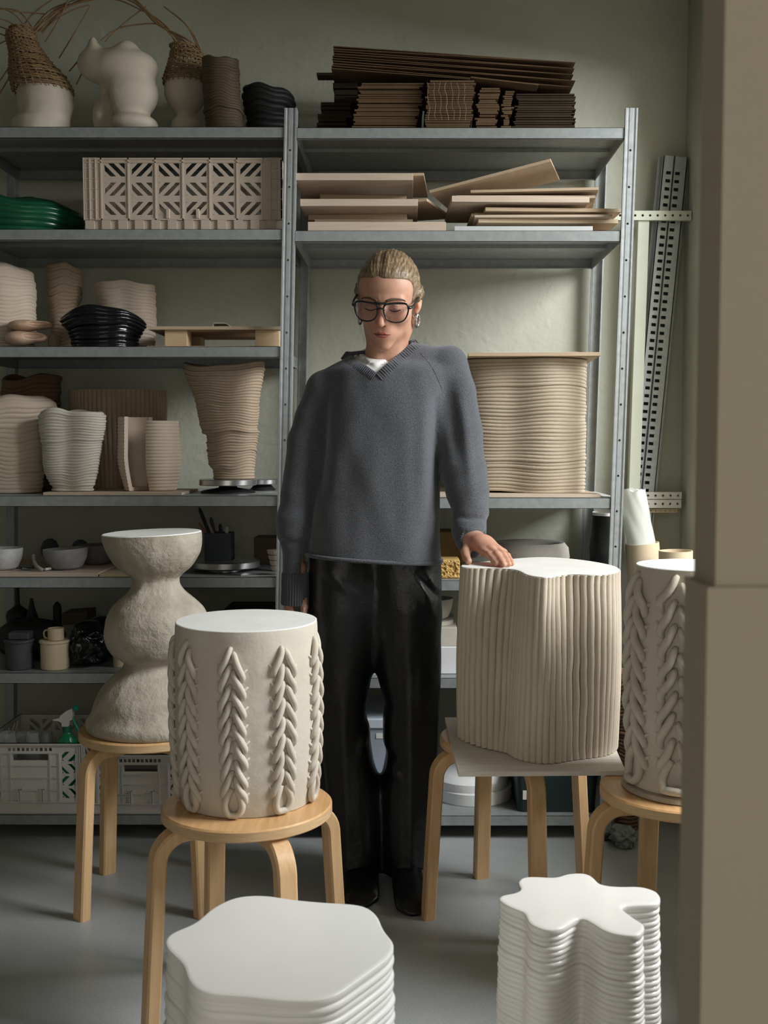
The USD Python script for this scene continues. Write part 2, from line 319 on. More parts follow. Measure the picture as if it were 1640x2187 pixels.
# plaited pots
def surf(prof, cx, cy):
    f = PchipInterpolator(*np.array(prof).T)
    return lambda a, z, w: np.array([cx + (f(z) + w) * math.sin(a), cy - (f(z) + w) * math.cos(a), z])
def braid(S, f, a0, z0, z1, p, a, rad, loop=True, seed=0):
    """A plaited column: two rows of overlapping slanting coils, a loop at the foot and small tucks at the sides."""
    rg = np.random.default_rng(seed); out = []; z = z0; k = 0; drift = rg.normal(0, .1)
    def P(u, v, w):
        rr = f(min(max(v, z1 - .03), z0 + .03)); return S(a0 + (u + drift * .01 * math.sin(v * 20)) / rr, v, w)
    while z > z1 + (1.5 if loop else .6) * p:
        for s in (-1, 1):
            j = rg.normal(0, .045, 8); q = z - (.28 * p if s > 0 else 0) + rg.normal(0, .05) * p; aa = a * (1 + j[0])
            c = [P(s * aa * (.14 + j[1]), q + .30 * p, -.2 * rad), P(s * aa * (.24 + j[2]), q + .10 * p, .55 * rad), P(s * aa * (.50 + j[3]), q - .38 * p, 1.0 * rad), P(s * aa * (.86 + j[4]), q - .82 * p, .85 * rad), P(s * aa * .98, q - 1.12 * p, .35 * rad), P(s * aa * .86, q - 1.36 * p, -.5 * rad)]
            c = spline(c, 13); out.append(tube(c, rad * np.interp(np.linspace(0, 1, 13), [0, .12, .5, .85, 1], [.62, .92, 1.08, 1.0, .6]), 8))
            b = spline([P(s * aa * .75, q - .95 * p, -.2 * rad), P(s * aa * 1.12, q - .78 * p, .12 * rad), P(s * aa * 1.42, q - .62 * p, -.55 * rad)], 6)
            out.append(tube(b, rad * np.linspace(.75, .35, 6), 6))
        z -= p * (1 + rg.normal(0, .03))
    if loop:
        lp = [P(-.25 * a, z + .3 * p, 0), P(-.62 * a, z - .25 * p, .8 * rad), P(-.72 * a, z - .85 * p, .9 * rad), P(-.1 * a, z - 1.35 * p, .9 * rad), P(.62 * a, z - .95 * p, .9 * rad), P(.62 * a, z - .3 * p, .9 * rad), P(.2 * a, z + .3 * p, .1 * rad)]
        lp = spline(lp, 26); lp[:, 2] = np.maximum(lp[:, 2], z1 + rad); out.append(tube(lp, rad * 1.05, 8))
    return cat(out)
def pot_body(prof, cx, cy, z0, z1, dent=.002, n=96, rows=60):
    f = PchipInterpolator(*np.array(prof).T); g = np.arange(n) * 2 * np.pi / n; R = []
    for z in np.linspace(z0, z1, rows):
        d = (meshkit.fbm(np.stack([np.cos(g) * 3, np.sin(g) * 3, np.full(n, z * 9)], 1), 3, 8) - .5) * 2 * dent
        R.append(np.stack([cx + (f(z) + d) * np.cos(g), cy + (f(z) + d) * np.sin(g), np.full(n, z)], 1))
    return R
PX1, PY1 = -.335, 2.315
P1 = [(.45, .136), (.47, .139), (.55, .147), (.65, .150), (.74, .149), (.79, .147), (.815, .1465), (.826, .1455)]
f1 = PchipInterpolator(*np.array(P1).T); S1 = surf(P1, PX1, PY1)
p1 = thing('braided_pot', 'round grey clay stool with plaited columns down its sides, on the nearest wooden stool', 'clay stool', (PX1, PY1, .45))
Rb = pot_body(P1, PX1, PY1, .4512, .824); part(p1, 'body', rings(Rb), M_CLAY, 50)
t0 = Rb[-1]; c0 = t0.mean(0); part(p1, 'top', rings([t0 - [0, 0, .003], t0 + [0, 0, .001], c0 + (t0 - c0) * .985 + [0, 0, .0028], c0 + (t0 - c0) * .5 + [0, 0, .0032]]), M_CLAY_DRY, 40)
for k in range(9):
    part(p1, 'braid', braid(S1, f1, math.radians(-3 + 40 * k), .785, .4525, .0355, .0225, .0066, True, 10 + k), M_CLAY, True)
PX2, PY2 = .607, 2.386
P2 = [(.45, .125), (.47, .127), (.50, .119), (.56, .123), (.65, .128), (.78, .128), (.86, .124), (.91, .118), (.935, .115)]
f2 = PchipInterpolator(*np.array(P2).T); S2 = surf(P2, PX2, PY2)
p2 = thing('braided_pot', 'tall grey clay stool with loose chain-like braids, half hidden behind the wall edge', 'clay stool', (PX2, PY2, .45))
part(p2, 'base', lathe([(.139, .4512), (.141, .453), (.139, .462), (.134, .465)], PX2, PY2, 72), M_ROUGH, 40)
Rb = pot_body(P2, PX2, PY2, .464, .932, .0015); part(p2, 'body', rings(Rb), M_CLAY, 50)
t0 = Rb[-1]; c0 = t0.mean(0); part(p2, 'top', rings([t0 - [0, 0, .003], t0 + [0, 0, .001], c0 + (t0 - c0) * .985 + [0, 0, .0025], c0 + (t0 - c0) * .5 + [0, 0, .003]]), M_CLAY_DRY, 40)
for k in range(7):
    part(p2, 'braid', braid(S2, f2, math.radians(-25 + 51.4 * k),   .905, .468, .047, .035, .0088, True, 30 + k), M_CLAY, True)

# fluted clay stool on its board
ZT, ZB = .891, .4625
KT = [(985, 1209), (1040, 1212), (1097, 1215), (1132, 1228), (1166, 1231), (1209, 1225), (1261, 1226), (1310, 1222), (1321, 1212), (1296, 1204), (1248, 1196), (1210, 1192), (1159, 1189.5), (1118, 1191), (1075, 1195), (1030, 1199), (992, 1203)]
KB = [(978, 1571), (1025, 1596), (1077, 1608), (1115, 1624), (1159, 1631), (1210, 1626), (1261, 1619), (1301, 1611), (1317, 1591)]
TP = np.array([on(x, y, ZT)[:2] for x, y in KT]); BP = np.vstack([[on(x, y, ZB)[:2] for x, y in KB], TP[9:]])
def matched(P, Q, n):
    """Two closed outlines through matching key points, sampled at matching places."""
    from scipy.interpolate import CubicSpline
    cl = lambda A: np.vstack([A, A[:1]]); A, B = cl(P), cl(Q); u = np.r_[0, np.cumsum((np.linalg.norm(np.diff(A, axis=0), axis=1) + np.linalg.norm(np.diff(B, axis=0), axis=1)) / 2)]
    t = np.linspace(0, u[-1], n, endpoint=False); return CubicSpline(u, A, bc_type='periodic')(t), CubicSpline(u, B, bc_type='periodic')(t)
def resample(P, n):
    c = spline(P, 600, True); d = np.r_[0, np.cumsum(np.linalg.norm(np.diff(np.vstack([c, c[:1]]), axis=0), axis=1))]
    s = np.linspace(0, d[-1], n, endpoint=False); cc = np.vstack([c, c[:1]])
    return np.stack([np.interp(s, d, cc[:, k]) for k in range(2)], 1)
def smooth_closed(P, it):
    for _ in range(it): P = .5 * P + .25 * (np.roll(P, 1, 0) + np.roll(P, -1, 0))
    return P
NF = 74
To, Bo = (smooth_closed(q, 4) for q in matched(TP, BP, NF * 4))
fc = To.mean(0)
fl = thing('fluted_stool', 'clay stool ribbed with upright coils, its white top under the person\'s hand', 'clay stool', (fc[0], fc[1], ZB))
def flute_at(t, z):
    b = 1 + .028 * math.sin(math.pi * min(1, t * 1.05)); q = (1 - t) * Bo + t * To; return fc + (q - fc) * b
def inset(P, d):
    tg = np.roll(P, -1, 0) - np.roll(P, 1, 0); n = np.stack([tg[:, 1], -tg[:, 0]], 1); n /= np.linalg.norm(n, axis=1, keepdims=True); return P - n * d
lev = np.linspace(0, 1, 14); Fl = [flute_at(t, 0) for t in lev]
zl = ZB + (ZT - ZB) * lev
part(fl, 'body', rings([np.c_[inset(P, .0055), np.full(len(P), z)] for P, z in zip(Fl, np.r_[zl[:-1], zl[-1] - .003])]), M_FLUTE, 60)
Pt = inset(Fl[-1], .001); part(fl, 'top', rings([np.c_[Pt, np.full(len(Pt), ZT - .006)], np.c_[Pt, np.full(len(Pt), ZT - .0015)], np.c_[inset(Pt, .003), np.full(len(Pt), ZT)], np.c_[fc + (Pt - fc) * .5, np.full(len(Pt), ZT)]]), M_CLAY_DRY, 40)
rg = np.random.default_rng(3)
wob = np.cumsum(rg.normal(0, .10, (NF, 14)), 1); wob -= wob.mean(1, keepdims=True); wob = np.clip(.5 * wob + .25 * np.roll(wob, 1, 0) + .25 * np.roll(wob, -1, 0), -.55, .55)
for k in range(NF):
    pts = []
    for i in range(14):
        u = (k * 4 + 4 * wob[k, i]) % (NF * 4); j = int(u); w = u - j; P = inset(Fl[i], .0065); q = P[j] * (1 - w) + P[(j + 1) % len(P)] * w
        pts.append([q[0], q[1], zl[i] - (.004 if i == 13 else 0)])
    gap = np.linalg.norm(Fl[6][(k * 4 + 2) % (NF * 4)] - Fl[6][(k * 4 - 2) % (NF * 4)])
    part(fl, 'coil', tube(spline(pts, 20), gap * .53 * (1 + rg.normal(0, .05)), 10), M_FLUTE, 50)
M_PALE = mat('pale_board', (.60, .55, .48), .7, var=(.68, .63, .56), vscale=5, stretch=(2, 20, 20), bump=(50, .0004))
cn = [on(979, 1648, .4625), on(1336, 1645, .4625), on(1286, 1532, .4625), on(950, 1531, .4625)]
pl = Polygon([c[:2] for c in cn]); bd = trimesh.creation.extrude_polygon(pl, .0105, engine='earcut'); bd.apply_translation((0, 0, .4508))
solo('board', bd, M_PALE, 'pale grey-washed square board between the fluted clay stool and its wooden stool', 'board')

# white stools built of stacked coils
def coil_outline(P, z0, z1, pitch, amp, topband, mat_, th, seed=1, flare=.0, soft=.004, wobz=.3):
    """Stacked coils that follow a closed outline P (counter-clockwise, metres) from z0 up to a smooth top slab."""
    n = len(P); tg = np.roll(P, -1, 0) - np.roll(P, 1, 0); N = np.stack([tg[:, 1], -tg[:, 0]], 1); N /= np.linalg.norm(N, axis=1, keepdims=True)
    N = smooth_closed(N, 4); N /= np.linalg.norm(N, axis=1, keepdims=True)
    s = np.arange(n) / n * 2 * np.pi; R = []; zc = z1 - topband; K = int((zc - z0) / pitch)
    rg = np.random.default_rng(seed); js = rg.normal(0, .25, K + 1) * amp
    for k in range(K):
        a = zc - (K - k) * pitch
        ph = np.cumsum(rg.normal(0, .02, 3)); wz = wobz * pitch * np.sin(2 * s + k * .13) + wobz * .6 * pitch * np.sin(5 * s - k * .21)
        for i, t in enumerate((.02, .16, .34, .5, .66, .84, .98)):
            o = amp * (math.sqrt(max(0, 1 - (2 * t - 1) ** 2)) - .85) + js[k] + flare * (zc - a)
            q = P + N * o; R.append(np.c_[q, a + t * pitch + wz * np.clip((zc - a) / .05, 0, 1)])
    for z, o in ((zc + topband * .1, -.001), (zc + topband * .35, .001), (z1 - soft, .001), (z1 - soft * .3, -soft * .28), (z1, -soft * 1.1)):
        R.append(np.c_[P + N * o, np.full(n, z)])
    part(th, 'body', rings(R[:-1]), mat_, 60)
    c = P.mean(0); Q = P - N * soft * 1.1
    part(th, 'top', rings([R[-2], np.c_[Q, np.full(n, z1)], np.c_[c + (Q - c) * .55, np.full(n, z1)]]), mat_, 25)
oL = [(100, 385), (120, 340), (200, 300), (290, 258), (370, 190), (450, 140), (540, 105), (650, 92), (760, 97), (880, 115), (1000, 128), (1130, 138), (1270, 147), (1350, 165), (1415, 212), (1440, 265), (1475, 325), (1518, 385), (1500, 455), (1420, 525), (1330, 590), (1240, 655), (1170, 700), (1060, 735), (930, 742), (800, 738), (680, 725), (560, 712), (430, 705), (340, 690), (280, 655), (245, 610), (225, 550), (205, 510), (165, 470), (120, 425)]
oR = [(102, 300), (140, 275), (220, 260), (270, 240), (285, 215), (268, 180), (272, 150), (310, 128), (380, 122), (480, 126), (580, 126), (650, 105), (740, 93), (820, 97), (880, 125), (920, 165), (950, 185), (1030, 200), (1140, 205), (1260, 205), (1350, 222), (1420, 255), (1440, 300), (1430, 330), (1390, 345), (1280, 352), (1135, 362), (1112, 378), (1140, 405), (1200, 450), (1260, 490), (1300, 515), (1305, 550), (1275, 588), (1230, 603), (1140, 600), (1020, 578), (930, 535), (850, 485), (790, 462), (740, 470), (660, 520), (590, 550), (500, 557), (430, 540), (370, 510), (340, 470), (320, 425), (290, 405), (200, 370), (130, 330)]
PL = np.array([on(320 + x / 2.9286, 1880 + y / 2.9286, .45)[:2] for x, y in oL])[::-1]
PR = np.array([on(1040 + x / 3.905, 1840 + y / 3.905, .45)[:2] for x, y in oR])[::-1]
PL, PR = smooth_closed(resample(PL, 200), 3), smooth_closed(resample(PR, 240), 2)
wl = thing('white_coil_stool', 'broad white coil stool with a softly wavy top, nearest the lower picture edge', 'ceramic stool', (*PL.mean(0), 0))
coil_outline(PL, 0, .45, .0125, .0042, .016, M_MATT, wl, 4, .03)
wr_ = thing('white_coil_stool', 'white glazed coil stool with deep flower-like lobes beside the wall edge', 'ceramic stool', (*PR.mean(0), 0))
coil_outline(PR, 0, .45, .0088, .0030, .015, M_GLOSS, wr_, 5, .028)
# ---------------------------------------------------------------- what stands on the shelves
M_BISQ = mat('bisque_clay', (.55, .45, .35), .8, var=(.62, .52, .42), vscale=7, bump=(70, .0008), spec=.25)
M_BISQ2 = mat('grey_bisque', (.54, .50, .43), .8, var=(.61, .57, .50), vscale=7, bump=(70, .0008), spec=.25)
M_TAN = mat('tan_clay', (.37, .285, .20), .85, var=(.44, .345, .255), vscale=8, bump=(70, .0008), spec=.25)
M_BROWN = mat('brown_clay', (.15, .085, .05), .7, var=(.20, .12, .075), vscale=8, spec=.3)
M_DKBR = mat('dark_brown_clay', (.075, .052, .033), .6, var=(.105, .075, .048), vscale=9, spec=.3)
M_BLACK = mat('black_clay', (.014, .014, .014), .55, spec=.3)
M_BGLOSS = mat('black_glaze', (.006, .0065, .008), .10, spec=.5)
M_GREEN = mat('green_glaze', (.008, .075, .035), .22, var=(.012, .10, .05), vscale=6, spec=.5)
M_PLASTER = mat('pale_clay', (.60, .53, .43), .8, var=(.66, .59, .49), vscale=5, bump=(40, .001), spec=.2)
M_CREAM = mat('cream_glaze', (.62, .50, .33), .4, var=(.66, .54, .37), vscale=4)
M_PINK = mat('pink_clay', (.55, .36, .25), .5, var=(.60, .42, .30), vscale=9)
M_WICK = mat('wicker', (.235, .145, .07), .7, var=(.33, .215, .11), vscale=40, spec=.3)
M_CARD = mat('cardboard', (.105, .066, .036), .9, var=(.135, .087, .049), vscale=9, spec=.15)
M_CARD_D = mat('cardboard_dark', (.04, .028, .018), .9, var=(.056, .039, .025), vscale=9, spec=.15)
M_PLY = mat('plywood_edge_pale', (.50, .40, .31), .75, var=(.60, .49, .39), vscale=6, stretch=(2, 4, 60), spec=.25)
M_PLY2 = mat('plywood_warm', (.46, .35, .235), .75, var=(.55, .43, .30), vscale=6, stretch=(2, 4, 60), spec=.25)
M_GREYB = mat('grey_board', (.50, .51, .50), .7, var=(.56, .57, .56), vscale=6)
M_CRATE = mat('beige_plastic', (.55, .46, .375), .45, spec=.4)
M_CRATE2 = mat('pale_plastic', (.62, .59, .55), .42, spec=.4)
M_METAL = usdkit.material(stage, '/World/Looks/bare_aluminium', {'p': ('principled_bsdf', {'base_color': (.55, .55, .56), 'metallic': .9, 'roughness': .3})}, surface='p.BSDF')
M_GRIT = mat('charcoal_stoneware', (.055, .053, .058), .75, var=(.08, .077, .084), vscale=20, spec=.3)
M_WHITE = mat('white_plaster', (.72, .72, .70), .8, var=(.78, .78, .76), vscale=8, bump=(60, .0006), spec=.25)
M_SPONGE = mat('sponge', (.56, .36, .12), .95, var=(.66, .45, .18), vscale=30, bump=(160, .003), spec=.1)
M_DGREEN = mat('dark_green_plastic', (.008, .02, .022), .45, var=(.012, .03, .03), vscale=14)
M_BLUEBOX = mat('navy_plastic', (.018, .026, .035), .5)

def vessel(name, label, ca, Y, rows, coils, m, amp=.35, lobes=(), open_=True, z0=None, n=88, seed=0, group=None, wob=.35, tops=(), parent=None):
    """A pot of stacked clay coils. rows: (pixel y, left x, right x) of its outline at depth Y, top to bottom; lobes: (count, share, phase) waves round the wall."""
    rows = sorted(rows); ys = np.array([r[0] for r in rows], float); zv = np.array([Z(y, Y) for y in ys])
    if z0 is not None: zv[-1] = z0 + .0006
    xl = np.array([X(r[1], Y) for r in rows]); xr = np.array([X(r[2], Y) for r in rows])
    fx = PchipInterpolator(zv[::-1], (xl + xr)[::-1] / 2); fr = PchipInterpolator(zv[::-1], (xr - xl)[::-1] / 2)
    za, zb = zv[-1], zv[0]; h = (zb - za) / coils; g = np.arange(n) * 2 * np.pi / n; rg = np.random.default_rng(seed); R = []
    L = np.ones(n)
    for k, s, ph in lobes: L = L + s * np.cos(k * g + ph)
    L /= np.abs(L * np.cos(g)).max()
    js = rg.normal(0, .12, coils) * h
    for k in range(coils):
        wz = wob * h * (np.sin(2 * g + k * .17 + seed) + .5 * np.sin(5 * g - k * .23)) * min(1, k / 4)
        for t in (.03, .2, .38, .55, .72, .9):
            z = za + (k + t) * h; o = amp * h * (math.sqrt(max(0, 1 - (2 * t - 1) ** 2)) - .9) + js[k]
            q = (float(fr(z)) + o) * L
            tw = sum(a * h * coils * np.cos(kk * g + p) for kk, a, p in tops) * ((z - za) / (zb - za)) ** 3 if tops else 0
            R.append(np.stack([float(fx(z)) + q * np.cos(g), Y + q * np.sin(g), z + wz + tw], 1))
    top = R[-1]; c = top.mean(0)
    if open_:
        th = max(.006, h * .8); rr_ = np.linalg.norm((top - c)[:, :2], axis=1).mean(); k1 = 1 - .5 * th / rr_; k2 = 1 - th / rr_
        R += [c + (top - c) * [k1, k1, 1] + [0, 0, h * .2], c + (top - c) * [k2, k2, 1]]
        dz = (zb - za) * .55; zi = za + (zb - za) * .45; q = max(.004, float(fr(zi)) - th) * L; R.append(np.stack([float(fx(zi)) + q * np.cos(g), Y + q * np.sin(g), np.full(n, zi)], 1))
    else:
        R += [c + (top - c) * [.97, .97, 1] + [0, 0, h * .15]]
    msh = rings(R)
    if parent is not None: return part(parent, 'body', msh, m, 60)
    return solo(name, msh, m, label, ca, group, 60)
y_ = lambda d: YF + d
# ---- top shelf, left bay
def woven(th, Y, rows, nst, seed):
    """A woven cap: stakes and weavers as real tubes."""
    rg = np.random.default_rng(seed); rows = sorted(rows); zv = np.array([Z(r[0], Y) for r in rows]); fx = PchipInterpolator(zv[::-1], np.array([X((r[1] + r[2]) / 2, Y) for r in rows])[::-1]); fr = PchipInterpolator(zv[::-1], np.array([X(r[2], Y) - X(r[1], Y) for r in rows])[::-1] / 2)
    za, zb = zv[-1], zv[0]; out = []; K = int((zb - za) / .0058)
    for k in range(K):
        z = za + (k + .5) * (zb - za) / K; g = np.linspace(0, 2 * np.pi, 65)[:-1]; w = .0022 * np.cos(g * nst / 2 + k * np.pi) ; r = float(fr(z)) + w + rg.normal(0, .001); tilt = rg.normal(0, .04, 2)
        zz_ = z + r * (tilt[0] * np.cos(g) + tilt[1] * np.sin(g)) * .6 + rg.normal(0, .0012)
        out.append(tube(np.stack([float(fx(z)) + r * np.cos(g), Y + r * np.sin(g), zz_], 1), .0021 + rg.uniform(-.0003, .0005), 5, closed=True))
    st = []
    for j in range(nst):
        a = 2 * np.pi * (j + .5) / nst; zq = np.linspace(za - .008, zb, 12)
        st.append(tube([[float(fx(min(max(z, za), zb))) + float(fr(min(max(z, za), zb))) * math.cos(a), Y + float(fr(min(max(z, za), zb))) * math.sin(a), z] for z in zq], .0021, 5))
    part(th, 'weave', cat(out), M_WICK, 60, label='woven reed cap'); part(th, 'stakes', cat(st), M_WICK, 60)
def smooth_pot(Y, rows, z0, lobes=(), dent=.003, n=72):
    rows = sorted(rows); zv = np.array([Z(r[0], Y) for r in rows]); zv[-1] = z0 + .0006
    fx = PchipInterpolator(zv[::-1], np.array([X((r[1] + r[2]) / 2, Y) for r in rows])[::-1]); fr = PchipInterpolator(zv[::-1], np.array([X(r[2], Y) - X(r[1], Y) for r in rows])[::-1] / 2); g = np.arange(n) * 2 * np.pi / n; R = []
    for z in np.linspace(zv[-1], zv[0], 44):
        d = (meshkit.fbm(np.stack([np.cos(g) * 2, np.sin(g) * 2, np.full(n, z * 9)], 1), 3, 4) - .5) * 2 * dent; q = float(fr(z)) + d
        R.append(np.stack([float(fx(z)) + q * np.cos(g), Y + q * np.sin(g), np.full(n, z)], 1))
    return rings(R)
Y1 = y_(.24); w1 = thing('wicker_vase', 'pale clay vase with a leaning woven reed cap, leftmost on the top shelf', 'vase', (X(105, Y1), Y1, ZL[0]))
part(w1, 'body', smooth_pot(Y1, [(176, 75, 140), (183, 62, 156), (192, 57, 163), (205, 55, 169), (225, 55, 171), (240, 58, 167), (250, 56, 163), (262, 44, 162), (272, 38, 162)], ZL[0]), M_PLASTER, 60)
woven(w1, Y1, [(62, 46, 90), (70, 36, 93), (80, 33, 95), (92, 36, 97), (105, 39, 106), (120, 40, 115), (140, 40, 131), (160, 39, 150), (180, 42, 163), (194, 46, 170)], 26, 1)
Y2 = y_(.27); w2 = thing('wicker_vase', 'smaller pale clay vase with a woven reed cap, beside the dark coil cylinder', 'vase', (X(405, Y2), Y2, ZL[0]))
part(w2, 'body', smooth_pot(Y2, [(156, 372, 440), (168, 365, 446), (185, 362, 449), (200, 362, 449), (220, 368, 443), (236, 379, 431), (247, 388, 422), (256, 381, 430), (264, 376, 436), (272, 373, 440)], ZL[0]), M_PLASTER, 60)
woven(w2, Y2, [(97, 374, 428), (105, 377, 433), (115, 376, 442), (130, 373, 449), (145, 368, 452), (158, 364, 453), (172, 360, 453), (178, 360, 452)], 24, 2)
def reed(th, pts, Ya, Yb, r=.0021):
    k = len(pts); P = [at(x, y, Ya + (Yb - Ya) * i / (k - 1)) for i, (x, y) in enumerate(pts)]; part(th, 'reed', tube(spline(P, 8 + 8 * k) if k > 2 else np.linspace(P[0], P[1], 4), r, 6), M_WICK, 60)
rg = np.random.default_rng(5)
for i in range(7):
    a, b = rg.uniform(-7, 7), rg.uniform(-9, 9); top_ = rg.uniform(-16, 4)
    reed(w1, [(64 + 4 * i, 66 + .6 * a), (102 + 4 * i + a, 28 + b * .6), (160 + a * 2, 8 + top_ * .5), (232 + b, -4 + top_), (290 + a, 14 + top_ * .8), (340 + b * .6, 48 + a), (375 + 6 * i * .6, 84 + b * .5), (386 + 6 * i, 104)], Y1 + rg.uniform(-.03, .03), Y2 + rg.uniform(-.03, .02), .0019 + rg.uniform(0, .0006))
for pts in ([(60, 70), (30, 30), (-20, 12)], [(55, 74), (22, 48), (-25, 36)], [(50, 82), (14, 62), (-25, 50)], [(46, 88), (10, 76), (-20, 62)], [(70, 62), (38, 24), (-25, 22)], [(95, 30), (50, 26), (22, 24)],
            [(96, 90), (122, 48), (150, -8)], [(90, 72), (122, 40), (170, 16), (192, 11)], [(80, 60), (118, 20), (150, 8)], [(48, 58), (72, 28), (120, -6)], [(126, 124), (158, 72), (192, 14)], [(38, 116), (0, 172)], [(39, 134), (-10, 215)], [(148, 152), (172, 124)], [(163, 180), (174, 158)], [(18, 84), (-15, 100)], [(42, 100), (28, 104)]):
    reed(w1, pts, Y1, Y1 + rg.uniform(-.05, .03))
for pts in ([(224, 90), (262, 52), (312, 14)], [(216, 86), (250, 62), (300, 52), (350, 56), (378, 100)], [(430, 112), (405, 62), (350, 14)], [(424, 104), (395, 50), (360, 22)], [(432, 116), (452, 130)]):
    reed(w2, pts, Y2 - .02, Y2 + rg.uniform(-.03, .02))
# the folded pale sculpture: a smooth union of blobs meshed by surface nets
def surface_nets(v, lo, h):
    s = v < 0; nx, ny, nz = v.shape; acc = np.zeros((nx - 1, ny - 1, nz - 1, 3), np.float32); cnt = np.zeros((nx - 1, ny - 1, nz - 1), np.int16)
    for a in range(3):
        b, c = [k for k in range(3) if k != a]
        for ob in (0, 1):
            for oc in (0, 1):
                o = [0, 0, 0]; o[b], o[c] = ob, oc; e = list(o); e[a] = 1
                sl = lambda q: tuple(slice(q[k], q[k] + v.shape[k] - 1) for k in range(3))
                v0, v1 = v[sl(o)], v[sl(e)]; mk = s[sl(o)] != s[sl(e)]; t = np.where(mk, v0 / np.where(mk, v0 - v1, 1), 0)
                for k in range(3): acc[..., k] += mk * (t if k == a else o[k])
                cnt += mk
    act = cnt > 0; ids = np.full(cnt.shape, -1, np.int64); ids[act] = np.arange(act.sum()); P = acc[act] / cnt[act][:, None]; P = (np.argwhere(act) + P) * h + lo; F = []
    for a in range(3):
        b, c = [(1, 2), (2, 0), (0, 1)][a]
        sl = [slice(1, -1)] * 3; s0 = [slice(1, -1)] * 3; s1 = [slice(1, -1)] * 3; s0[a] = slice(0, -1); s1[a] = slice(1, None)
        A, B = s[tuple(s0)], s[tuple(s1)]
        for sign, mk in ((1, A & ~B), (-1, ~A & B)):
            ix = np.argwhere(mk)
            if not len(ix): continue
            off = np.array([1, 1, 1]); off[a] = 0; ix = ix + off
            def cell(db, dc):
                q = ix.copy(); q[:, b] -= db; q[:, c] -= dc; return ids[q[:, 0], q[:, 1], q[:, 2]]
            Q = np.stack([cell(1, 1), cell(0, 1), cell(0, 0), cell(1, 0)], 1)
            if sign < 0: Q = Q[:, ::-1]
            F += [Q[:, [0, 1, 2]], Q[:, [0, 2, 3]]]
    return trimesh.Trimesh(P, np.vstack(F), process=False)
def relax(m, n=8, lam=.5, mu=-.52):
    """Evens out a surface-net mesh without shrinking it."""
    from scipy.sparse import coo_matrix, diags
    used, inv = np.unique(m.faces, return_inverse=True); v = np.array(m.vertices)[used]; f = inv.reshape(-1, 3); e = np.vstack([f[:, [0, 1]], f[:, [1, 2]], f[:, [2, 0]]]); e = np.vstack([e, e[:, ::-1]])
    A = coo_matrix((np.ones(len(e)), (e[:, 0], e[:, 1])), (len(v), len(v))).tocsr(); A.data[:] = 1; A = diags(1 / np.asarray(A.sum(1)).ravel()) @ A
    for _ in range(n):
        for k in (lam, mu): v = v + k * (A @ v - v)
    return trimesh.Trimesh(v, f, process=False)
def field(lo, hi, h):
    ax = [np.arange(a, b + h, h, dtype=np.float32) for a, b in zip(lo, hi)]; return np.stack(np.meshgrid(*ax, indexing='ij'), -1)
def smin(a, b, k):
    q = np.clip(.5 + .5 * (b - a) / k, 0, 1); return b * (1 - q) + a * q - k * q * (1 - q)
def smax(a, b, k): return -smin(-a, -b, k)
def ell(P, c, r):
    q = (P - np.float32(c)) / np.float32(r); k0 = np.linalg.norm(q, axis=-1); k1 = np.linalg.norm(q / np.float32(r), axis=-1) + 1e-9; return k0 * (k0 - 1) / k1
def cone(P, a, b, ra, rb):
    a, b = np.float32(a), np.float32(b); ba = b - a; t = np.clip(((P - a) @ ba) / (ba @ ba), 0, 1); return np.linalg.norm(P - a - t[..., None] * ba, axis=-1) - (ra + (rb - ra) * t)
Y3 = y_(.2); mp = Y3 / FPX
def blob(spec, m0, z0, h, k):
    c = [(np.r_[at(x, y, Y3)[0], Y3 + dy, at(x, y, Y3)[2]], np.array([rx, ry, rz]) * mp) for x, y, dy, rx, ry, rz in spec]
    lo = np.min([a - b for a, b in c], 0) - .01; hi = np.max([a + b for a, b in c], 0) + .01; lo[2] = z0 - 2 * h; G = field(lo, hi, h); d = None
    for a, b in c: e = ell(G, a, b); d = e if d is None else smin(d, e, k)
    d = smax(d, (z0 + .0006) - G[..., 2], .004)
    return d, lo
dd, lo = blob([(262, 146, 0, 74, 52, 40), (206, 138, 0, 39, 36, 34), (270, 112, .005, 26, 34, 24), (204, 104, .0, 15, 24, 24), (276, 200, .0, 60, 50, 56), (282, 268, 0, 54, 52, 24), (214, 246, .03, 20, 30, 40)], None, ZL[0], .0042, .020)
G = field(lo, lo + (np.array(dd.shape) - 1) * .0042, .0042)[:dd.shape[0], :dd.shape[1], :dd.shape[2]]
c1 = at(234, 84, Y3); dd = smax(dd, -ell(G, (c1[0], Y3 - .03, c1[2]), np.array([30, 70, 17]) * mp), .012)
c2 = at(222, 262, Y3); dd = smax(dd, -ell(G, (at(236, 262, Y3)[0], Y3 - .05, c2[2]), np.array([9, 34, 62]) * mp), .02)
fs = relax(surface_nets(dd, lo, .0042), 12)
solo('clay_sculpture', fs, M_PLASTER, 'pale folded clay sculpture between the two wicker-capped vases on the top shelf', 'sculpture', smooth=True)
vessel('coil_vase', 'dark brown coil-built cylinder on the top shelf, beside the black lump', 'vase', y_(.16), [(129, 445, 514), (134, 440, 518), (160, 441, 519), (200, 442, 520), (235, 444, 524), (272, 447, 528)], 26, M_DKBR, z0=ZL[0], seed=3, lobes=((3, .02, 1),), wob=.5)
vessel('coil_vase', 'low black coil vessel next to the middle post on the top shelf', 'vase', y_(.22), [(194, 522, 632), (204, 518, 636), (222, 519, 636), (245, 524, 634), (262, 528, 641), (272, 530, 638)], 9, M_BLACK, z0=ZL[0], seed=4, lobes=((3, .05, 0),), tops=((2, .05, .8), (1, -.07, 0)))
